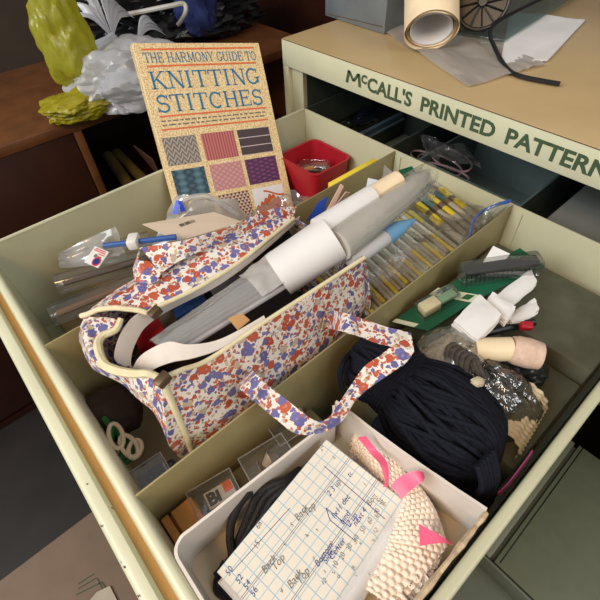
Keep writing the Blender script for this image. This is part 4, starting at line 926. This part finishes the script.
for mb_ in inks['grey']: obj('handwriting',mb_,PENCIL,note,False,label='grey pencil handwriting')
ln=[]
def pl(p,q,w=.0005):
    a=inpage(*p);b=inpage(*q); A_=Vector((a[0],a[1]));B_=Vector((b[0],b[1])); d=(B_-A_).normalized(); nn=Vector((-d.y,d.x))*w/2
    N_=12
    m=MB(); vs=[]
    for k in range(N_+1):
        c=A_.lerp(B_,k/N_); zz=.0009*math.sin((c.x/Lp)*5+1)*(c.y/Wp)+.00035
        vs+=[pf@Vector((c.x+nn.x,ysg*(c.y+nn.y),zz)),pf@Vector((c.x-nn.x,ysg*(c.y-nn.y),zz))]
    m.add(vs,[(2*k,2*k+1,2*k+3,2*k+2) for k in range(N_)]); return m
obj('ink_lines',merge(pl((324,466),(385,519)),pl((330,520),(354,540)),pl((326,508),(330,520)),pl((326,508),(350,527)),pl((232,572),(290,508),.0004)),BINK,note,False,label='blue ruled pen lines')
# ---- black braided cord
braid=mat('black_braid',(24,22,22),.6,.3,500,.6,900)
C1=[hz(250,492,-.012),hz(240,503,-.02),hz(232,520,-.028),hz(230,538,-.034),hz(232,556,-.040),hz(226,566,-.043),hz(216,577,-.044)]
C2=[hz(300,470,-.030),hz(286,480,-.022),hz(270,486,-.020),hz(258,495,-.024),hz(250,512,-.030),hz(243,530,-.036),hz(234,550,-.042)]
t=thing('braided_cord','black braided cord bundle curling out from under the notepad in the card box','cord',(.46,-.48,BZ))
obj('cord_end',MB().tube(spline(C1,40),.0034,10),braid,t)
for k in range(4):
    o=Vector((.0048*k,.0030*k,-.001*k)); obj('strand',MB().tube(spline([p+o*(.3+.7*math.sin(PI*i/6)) for i,p in enumerate(C2)],40),.0034,10),braid,t)
obj('cord_end',MB().tube(spline([hz(226,562,-.044),hz(218,580,-.0450),hz(219,592,-.0450),hz(232,598,-.0450)],16),.0034,8),braid,t)
# ---- knitted piece
K0=hz(362,452,-.030);K1=hz(452,575,-.030)
kn=thing('knitted_piece','cream garter stitch knitted piece tied with pink ribbons in the card box','knitting',(.52,-.41,BZ))
ka=spline([hz(355,440,-.030),hz(374,452,-.026),hz(394,482,-.024),hz(412,516,-.024),hz(414,560,-.026),hz(394,610,-.028)],60)
kw=[.014,.017,.018,.022,.027,.031]
def kfn(u,v):
    i=int(round(u*60)); p=ka[i]; d=(ka[min(i+1,60)]-ka[max(i-1,0)]).normalized(); s=Vector((0,0,1)).cross(d).normalized()
    w=np.interp(u,np.linspace(0,1,6),kw)*min(1,(.25+u*9)**.5, 1); x=v*2-1
    row=int(u*34); bumps=abs(math.sin(u*34*PI))**.7*abs(math.sin((v*9+.5*(row%2))*PI))**.6
    z=.012*math.sqrt(max(0,1-x*x*.96))-.012+.0034*bumps*math.sqrt(max(0,1-x**4))
    return p+s*(w*x+(.0012*bumps*x))+Vector((0,0,z))
def kres(u,v): 
    k=u*60; i=min(int(k),59); return kfn(i/60,v).lerp(kfn((i+1)/60,v),k-i)
def kf2(u,v):
    k=u*60; i=min(int(k),59); f=k-i; p=ka[i].lerp(ka[i+1],f); d=(ka[min(i+2,60)]-ka[max(i-1,0)]).normalized(); s=Vector((0,0,1)).cross(d).normalized()
    w=np.interp(u,np.linspace(0,1,6),kw)*min(1,(.2+u*10)**.5); x=v*2-1
    row=math.floor(u*40); bumps=abs(math.sin(u*40*PI))**.7*abs(math.sin((v*10+.5*(row%2))*PI))**.6
    e=math.sqrt(max(0,1-x*x*.98)); z=.016*e-.012+(.0026+.0012*noise.noise(Vector((u*40,v*11,1))))*bumps*(.3+.7*e)+.0022*noise.noise(Vector((u*9,v*4,6)))
    q=p+s*(w*x)+Vector((0,0,z)); q.x=min(q.x,.5625+.0008*bumps); q.y=max(q.y,-.511); q.z=max(q.z,-.0445); return q
obj('knit_body',MB().grid(kf2,216,80,.004),WHITEKNIT,kn,sharp=80)
def rib(pairs,lab,n=24): 
    obj('ribbon',ribbon([(hz(*l,z1),hz(*r,z2)) for l,r,z1,z2 in pairs],.0006,n),PINK,kn,label=lab)
rib((((358,438),(366,436),.004,.004),((370,453),(377,450),-.006,-.006),((380,464),(387,462),-.002,-.004),((385,480),(389,478),-.008,-.008),((383,487),(387,487),-.010,-.010)),'narrow bright pink ribbon curling at the upper end')
rib((((391,486),(402,499),-.006,-.006),((398,478),(409,492),.0,-.002),((408,473),(416,486),.006,.004),((417,471),(422,482),.009,.008),((423,473),(424,478),.006,.006)),'wide bright pink ribbon tail')
rib((((419,524),(420,546),-.005,-.005),((432,531),(432,544),-.003,-.004),((443,538),(444,543),-.006,-.006),((451,543),(452,545),-.010,-.010)),'pointed bright pink ribbon tail')

# ============================================================ RIGHT COMPARTMENT, LEFT EDGE
t=thing('wooden_box','orange-brown wooden box with a sliding lid beside the drawer front','box',(.45,-.50,-.10))
obj('body',MB().rbox((.392,-.5175,-.10),(.50,-.487,-.064),.0012),PALEWOOD,t)
obj('lid',MB().rbox((.394,-.508,-.0635),(.50,-.4885,-.0525),.001),PALEWOOD,t)
obj('side_strip',MB().rbox((.392,-.5175,-.0635),(.50,-.5105,-.0560),.001),PALEWOOD,t)
t,fr,L,y0,y1=case('clear_case',(186,493),(229,468),.030,-.052,.016,'clear hard case with a white label and orange sticker between divider and card box')
lab=fr@Matrix.Translation((0,0,-.0045))
obj('label',MB().box((.010,y0+.007,-.0052),(L-.004,y0+.0195,-.0046),fr) if y0<0 and False else MB().box((.012,(y0+y1)/2-.007,-.0052),(L-.003,(y0+y1)/2+.008,-.0046),fr),PAPER,t,False,label='white paper label')
obj('lettering',text_mb('Bi',.015,fr@Matrix.Translation((.0130,(y0+y1)/2-.0045,-.0043)),.0007),mat('black_ink_b',(16,18,22),.5),t,False,label='black bold letters')
obj('sticker',MB().box((L-.0115,(y0+y1)/2-.001,-.0044),(L-.004,(y0+y1)/2+.008,-.0040),fr),ORANGE,t,False,label='orange sticker')
for k in range(5): 
    xx=.003+.0016*k; obj('pin',MB().tube([fr@Vector((xx,y0+.006+.003*k,-.010)),fr@Vector((xx+.006,y0+.010+.003*k,-.010))],.0010,6),mat('steel_pin'+str(k),(170,172,176),.25,metal=.9),t)
t,fr,L,y0,y1=case('clear_case',(238,459),(281,433),.026,-.052,.016,'clear hard case with a pale lump inside between divider and card box')
obj('shell_lump',MB().tube([fr@Vector((L*.45,(y0+y1)/2,-.012)),fr@Vector((L*.55,(y0+y1)/2,-.005)),fr@Vector((L*.7,(y0+y1)/2,-.011))],[.004,.006,.003],10),mat('pale_shell',(206,184,160),.5),t,label='pale lump')
t,fr,L,y0,y1=case('clear_case',(268,428),(300,408),.022,-.058,.014,'clear hard case farthest along the divider under the strap handle')
packets(D2,.436,((-.485,-.385),),-.150,['olive packet lying on the drawer floor between divider and card box'],None,mat('olive_packet',(110,102,66),.7,.2,40))
for o in (): pass
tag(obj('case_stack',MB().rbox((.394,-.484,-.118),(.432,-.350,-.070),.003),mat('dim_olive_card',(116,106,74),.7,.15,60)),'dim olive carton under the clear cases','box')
tag(obj('carton',MB().rbox((.440,-.484,ZF+.001),(.566,-.350,BZ-.003),.003),BROWNCARD),'brown carton under the white card box','box')

# ============================================================ BLACK SKEIN
sk=thing('yarn_skein','big black yarn skein tied near one end in the right compartment','yarn',(.49,-.31,-.10))
def strands(P0,P1,prof,ry,rz,n,r,seed,twist=.5,npt=26,layers=(1.,.86),flat=(0,0,1),wob=.05):
    R=random.Random(seed); P0=Vector(P0);P1=Vector(P1); d=(P1-P0); dn=d.normalized(); up=Vector(flat); up=(up-dn*up.dot(dn)).normalized(); sd=dn.cross(up); out=[]
    for L_ in layers:
        m=int(n*L_)
        for k in range(m):
            th=2*PI*k/m+R.uniform(-.05,.05); j=R.uniform(.94,1.06); ph=R.uniform(0,6); b=[];tw=twist*R.uniform(.7,1.3)
            e0=R.uniform(-.02,.03); e1=R.uniform(.97,1.03)
            for i in range(npt+1):
                t=e0+(e1-e0)*i/npt; q=np.interp(t,*prof)*L_*j; a=th+tw*(t-.35)+wob*math.sin(t*(4+ph)+ph)
                b.append(P0+d*t+up*(math.sin(a)*rz*q)+sd*(math.cos(a)*ry*q))
            out.append(MB().tube(b,r,6))
    return merge(*out)
PROF=([-.03,0,.04,.12,.22,.31,.36,.42,.55,.7,.85,.94,1.0,1.04],[.12,.35,.62,.82,.82,.70,.68,.80,.98,1.02,.94,.76,.42,.12])
P0=(.401,-.286,-.022);P1=(.548,-.290,-.034)
obj('strands',strands(P0,P1,PROF,.043,.046,84,.0024,3,.55,30,(1.,.93,.84),wob=.16),BLACKYARN,sk,sharp=80)
core=MB().tube([Vector(P0).lerp(Vector(P1),k/12) for k in range(13)],[.024*np.interp(k/12,*PROF)+.001 for k in range(13)],14); obj('core',core,BLACKYARN,sk)
tie=[]
Pm=Vector(P0).lerp(Vector(P1),.33); d=(Vector(P1)-Vector(P0)).normalized(); up=Vector((0,0,1)); sd=d.cross(up).normalized()
for k in range(5): obj('tie',MB().tube([Pm+d*(.003*k-.004+.004*math.sin(a))+up*math.sin(a)*.0350+sd*math.cos(a)*.0325 for a in np.linspace(0,2*PI,33)[:-1]],.0026,6,closed=True),BLACKYARN,sk)
for k in range(6):
    a=hz(486+3*k,470-4*k,.0); obj('loose_end',MB().tube(spline([hz(492-3*k,450+3*k,.008),hz(497-3*k,476+2*k,-.006),hz(492-4*k,494+1*k,-.030)],14),.0026,6),BLACKYARN,sk)
obj('loose_end',MB().tube(spline([hz(352,352,-.01),hz(343,362,.0),hz(340,378,-.01),hz(345,396,-.03)],14),.0026,6),BLACKYARN,sk)
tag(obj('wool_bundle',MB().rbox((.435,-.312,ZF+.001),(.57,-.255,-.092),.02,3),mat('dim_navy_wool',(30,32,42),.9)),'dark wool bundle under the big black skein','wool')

# ============================================================ RIGHT COMPARTMENT, BACK
# cream yarn in clear bag
t=thing('yarn_bag','clear bag of cream yarn behind the black skein','yarn',(.455,-.245,-.08))
Q0=hz(424,384,-.03);Q1=hz(462,346,-.03)
obj('yarn',strands(Q0-Vector((.004,.004,.01)),Q1+Vector((.01,.01,0)),([0,.2,.5,.8,1],[.5,.9,1,.9,.4]),.024,.026,22,.0042,5,1.0,20,(1.,.7)),CREAMYARN,t,sharp=80)
def drape(c,rx,ry,rz,seed,n=44,ax=(1,0,0)):
    c=Vector(c); ax=Vector((ax[0],ax[1],0)).normalized(); ay=Vector((-ax.y,ax.x,0))
    def fn(u,v):
        a=u*2*PI; b=v*PI*.62; k=1+.10*noise.noise(Vector((math.cos(a)*2,math.sin(a)*2,v*4+seed)))+.05*noise.noise(Vector((math.cos(a)*6,math.sin(a)*6,v*9+seed)))
        return c+ax*(rx*math.sin(b)*math.cos(a)*k)+ay*(ry*math.sin(b)*math.sin(a)*k)+Vector((0,0,rz*math.cos(b)*k))
    return MB().grid(fn,n,20,.0003)
m_=(Q0+Q1)/2
obj('film',drape(m_+Vector((.002,.002,.0)),.036,.042,.034,3),CLEAR,t)
t=thing('yarn_bag','smoky clear bag of charcoal yarn with cream bits beside the right drawer wall','yarn',(.515,-.23,-.08))
Q0=hz(438,366,-.035);Q1=hz(516,408,-.045)
obj('yarn',strands(Q0,Q1,([0,.15,.5,.85,1],[.5,.9,1,.9,.5]),.034,.028,40,.0026,8,1.6,26,(1.,.8)),GREYYARN,t,sharp=80)
tag_c=obj('yarn_scrap',MB().tube(spline([hz(466,392,.0),hz(474,384,.004),hz(482,381,.0)],8),[.002,.004,.005,.005,.005,.005,.005,.004,.002],8),CREAMYARN,t,label='cream scrap')
obj('film',drape((Q0+Q1)/2+Vector((.000,0,-.012)),.060,.038,.044,6,60,Q1-Q0),DARKFILM,t)
loops=[]
for k in range(5):
    cx,cy=452+5*k,346+3*k; loops.append(MB().tube(spline([hz(cx-6,cy+14,-.002),hz(cx-4,cy+2,.006),hz(cx+3,cy-1,.007),hz(cx+8,cy+10,.002),hz(cx+12,cy+20,-.004)],14),.0024,6))
obj('loose_loops',merge(*loops),GREYYARN,t)
# cream knit roll at the right wall
a=hz(494,440,-.055);b=hz(522,395,-.05)
t=thing('knit_roll','cream knitted roll against the right drawer wall beside the black skein','knitting',(.56,-.26,-.09))
def kr(u,v):
    p=a.lerp(b,u); d=(b-a).normalized(); up=Vector((0,0,1)); s=d.cross(up).normalized(); th=v*2*PI; r=.022+.0015*abs(math.sin(u*40))+.001*math.sin(th*14)
    q=p+up*math.sin(th)*r+s*math.cos(th)*r; q.x=min(q.x,.5725); return q
obj('roll',MB().grid(kr,90,56),CREAMYARN,t,sharp=80)
tag(obj('zip_strip',MB().grid(lambda u,v:spline([hz(498,492,-.03),hz(508,482,-.025),hz(522,464,-.018),hz(532,450,-.014)],20)[int(round(u*20))]+Vector((.0015*v,0,-.006*v)),20,2,.001),PURPLE),'magenta zip strip along the right drawer wall by the black skein','zip')
# paper roll with pinkish wrap
a=hz(474,350,-.012);b=hz(511,349,-.010);c_=hz(540,356,-.012)
t=thing('cream_tube','smooth cream tube with pinkish paper round one end beside the smoky yarn bag','tube',a)
obj('tube',MB().tube([a.lerp(b,k/5) for k in range(6)],.0115,24),mat('smooth_cream_tube',(228,208,172),.45,.04),t)
obj('wrap',MB().tube([b,b.lerp(c_,.2),b.lerp(c_,.6),c_],[.0125,.014,.0145,.013],18),PINKTAPE,t,label='pinkish crinkled paper end')
blob('black_fabric',hz(512,372,-.05),(.03,.03,.025),BLACK,'black fabric scrap under the cream tube','fabric',51,.3,5,4,.9)
# white folded packs
def pack(name,p4,zs,th,label,layers=5,m=PAPER):
    t=thing(name,label,'paper',hz(*p4[3],zs[3]-th)); base=[hz(*q,z) for q,z in zip(p4,zs)]
    for k in range(layers):
        off=Vector((.0008*math.sin(k*2.1),.0008*math.cos(k*1.7),-th*k/layers)); P=[p+off for p in base]
        def fn(u,v,P=P):
            p=P[0].lerp(P[1],u).lerp(P[3].lerp(P[2],u),v); p.z+=.0025*math.sin(PI*u)*math.sin(PI*v)+.0008*noise.noise(Vector((u*6,v*6,k))); return p
        obj('layer',MB().grid(fn,12,12,th/layers*.8),m,t)
pack('folded_paper',((453,322),(479,296),(501,316),(476,341)),(.004,.008,.006,.0),.012,'thick white folded paper pack in front of the green card, nearest one')
pack('folded_paper',((486,303),(492,293),(515,308),(505,322)),(.0,.004,.0,-.004),.010,'white folded paper pack partly behind the nearest pack')
pack('folded_paper',((490,301),(530,271),(536,284),(508,308)),(-.012,-.006,-.010,-.014),.008,'long white folded paper strip beside the drawer right wall under the green card',3)
pack('folded_paper',((507,318),(534,300),(538,312),(511,324)),(-.020,-.018,-.020,-.022),.008,'short white folded paper strip lowest beside the right wall',3)
tag(obj('red_clip',MB().rbox((-.006,-.004,-.004),(.006,.004,.004),.0015,2,frame(hz(526,326,-.018),(.7,.7,0),(-.7,.7,.2))),RED),'small red clip beside the lowest white strip','clip')
tag(obj('dark_pen',MB().tube([hz(482,334,-.026),hz(534,322,-.026)],.004,10),BLACK),'dark pen lying below the white papers','pen')
# green carded tool
t=thing('carded_tool','green card package with a cream handled tool in a clear blister','tool',hz(430,310,-.04))
G=[hz(392,322,-.034),hz(428,331,-.030),hz(482,296,-.016),hz(438,288,-.022)]
def gc(u,v,h=0): p=G[0].lerp(G[1],u).lerp(G[3].lerp(G[2],u),v); return p+Vector((0,0,h))
obj('card',MB().quad(gc(0,0),gc(1,0),gc(1,1),gc(0,1),.0012),GREENCARD,t,False)
obj('printed_strip',MB().quad(gc(0,.80,.0006),gc(1,.80,.0006),gc(1,1,.0006),gc(0,1,.0006),.0002),mat('pale_print',(206,208,176),.5),t,False,label='pale printed end of the card')
obj('printed_strip',MB().quad(gc(0,0,.0006),gc(.62,0,.0006),gc(.62,.09,.0006),gc(0,.09,.0006),.0002),mat('pale_print_b',(206,208,176),.5),t,False,label='pale printed edge of the card')
pr=MB()
for k in range(5): 
    q=MB().quad(gc(.10+.10*k,.86,.0009),gc(.17+.10*k,.86,.0009),gc(.17+.10*k,.93,.0009),gc(.10+.10*k,.93,.0009),.0001); pr.add(q.v,q.f)
obj('print_marks',pr,BLACK,t,False,label='black printed marks')
obj('square_mark',MB().quad(gc(.70,.84,.0009),gc(.88,.84,.0009),gc(.88,.97,.0009),gc(.70,.97,.0009),.0001),GREENC,t,False,label='green printed square')
a=hz(421,311,-.022);b=hz(448,296,-.016); dx=(b-a); fr=frame(a,dx,Vector((0,0,1)).cross(dx)); L=dx.length
obj('handle',MB().rbox((0,-.007,-.006),(L*.62,.007,.006),.002,2,fr),CREAMP,t,label='cream wedge handle')
obj('shaft',MB().rbox((L*.6,-.005,-.003),(L*1.25,.005,.003),.0015,2,fr),mat('pale_green_plastic',(120,160,120),.35),t,label='pale green shaft')
obj('blister',MB().rbox((-.004,-.010,-.007),(L*1.3,.010,.0085),.004,2,fr),HARD,t)
# comb in blister on a second card
t=thing('carded_comb','black comb brush in a clear blister on a green card beside the drawer back','comb',hz(500,270,-.03))
G=[hz(437,290,-.021),hz(482,297,-.0165),hz(545,266,-.006),hz(520,248,-.008)]
obj('card',MB().quad(gc(0,0),gc(1,0),gc(1,1),gc(0,1),.001),GREENCARD,t,False)
a=hz(466,277,-.004);b=hz(540,266,.004);dx=b-a;fr=frame(a,dx,Vector((0,0,1)).cross(dx));L=dx.length
obj('comb_back',MB().rbox((0,0,-.001),(L,.013,.006),.002,2,fr),BLACK,t)
for k in range(16):
    x=.003+k*(L-.006)/15; obj('tooth',MB().tube([fr@Vector((x,.004,0)),fr@Vector((x,.0015,-.013))],[.0013,.0007],6),BLACK,t)
obj('blister',MB().rbox((-.004,-.004,-.014),(L+.004,.018,.0085),.004,2,fr),HARD,t)
tag(obj('paper_scrap',MB().quad(hz(482,264,.0),hz(493,246,.010),hz(510,254,.008),hz(502,264,.001),.0005),PAPER),'small white folded scrap of paper standing behind the comb package','paper')
tag(obj('clear_packet',MB().grid(lambda u,v:hz(455,238,-.04).lerp(hz(478,255,-.07),u).lerp(hz(480,232,-.02).lerp(hz(495,250,-.05),u),v)+Vector((.004*math.sin(u*7),0,.003*math.sin(v*5))),16,12,.0003),CLEAR2),'clear packet slipped behind the comb package along the divider','packet') if False else None
packets(D2,DW,((-.262,-.19),(-.186,-.10),(-.096,-.006)),-.150,['brown pattern packet at the bottom of the right compartment, nearest the black skein','brown pattern packet at the bottom of the right compartment, under the green cards','brown pattern packet at the bottom of the right compartment, next to the drawer back'],'pattern packets in the right compartment')
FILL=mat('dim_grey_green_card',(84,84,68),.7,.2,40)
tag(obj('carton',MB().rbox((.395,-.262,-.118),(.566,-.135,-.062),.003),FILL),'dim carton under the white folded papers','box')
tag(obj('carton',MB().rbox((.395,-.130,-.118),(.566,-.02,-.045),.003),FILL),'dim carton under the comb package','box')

# ============================================================ OUTSIDE THE DRAWER
u=thing('metal_unit','grey-green metal unit with dark seams below the right side of the drawer','cabinet',(.75,-.12,-.8))
obj('body',MB().box((.592,-.246,-.8),(.98,-.02,-.312)),GGREY,u,False)
obj('top_panel',MB().rbox((.612,-.244,-.312),(.98,-.02,-.300),.0015),mat('dull_green_enamel',(96,102,84),.5,.08),u)
obj('top_strip',MB().rbox((.592,-.244,-.312),(.607,-.02,-.302),.0015),mat('dull_green_enamel_b',(112,116,98),.5,.08),u)
obj('seam',MB().box((.617,-.240,-.3002),(.6185,-.02,-.2996)),BLACK,u,False,label='thin dark seam')
obj('front_ledge',MB().rbox((.45,-.62,-.345),(.98,-.246,-.335),.002),GGREY,u)
obj('front_lip',MB().rbox((.592,-.2495,-.335),(.98,-.246,-.300),.001),GGREY,u)
ch=MB()
ct=thing('floor_carton','brown carton with printed outlines standing below the drawer front','box',(.40,-.75,-.8))
obj('body',MB().rbox((.155,-1.0,-.8),(.75,-.575,-.40),.004),BROWNCARD,ct)
def cz(x,y): return hz(x,y,-.3994)
def pln(p,q,w=.0016):
    A_=cz(*p);B_=cz(*q);d=(B_-A_).normalized();nn=Vector((-d.y,d.x,0))*w/2; return MB().quad(A_+nn,B_+nn,B_-nn,A_-nn,.0001)
def poly(*P): return merge(*[pln(P[i],P[i+1]) for i in range(len(P)-1)])
obj('printed_outline',merge(poly((76,595),(102,582),(112,600)),poly((78,589),(96,578)),poly((78,584),(94,574)),poly((97,578),(104,592),(110,588))),mat('dark_green_print',(66,72,54),.7),ct,False,label='dark printed outline and lines on the carton top')
tag(obj('paper_sheet',MB().quad(hz(88,603,-.398),hz(97,592,-.398),hz(110,586,-.398),hz(122,610,-.398),.001),mat('greyish_sheet',(170,158,140),.7)),'greyish white paper on the carton below the drawer front','paper')
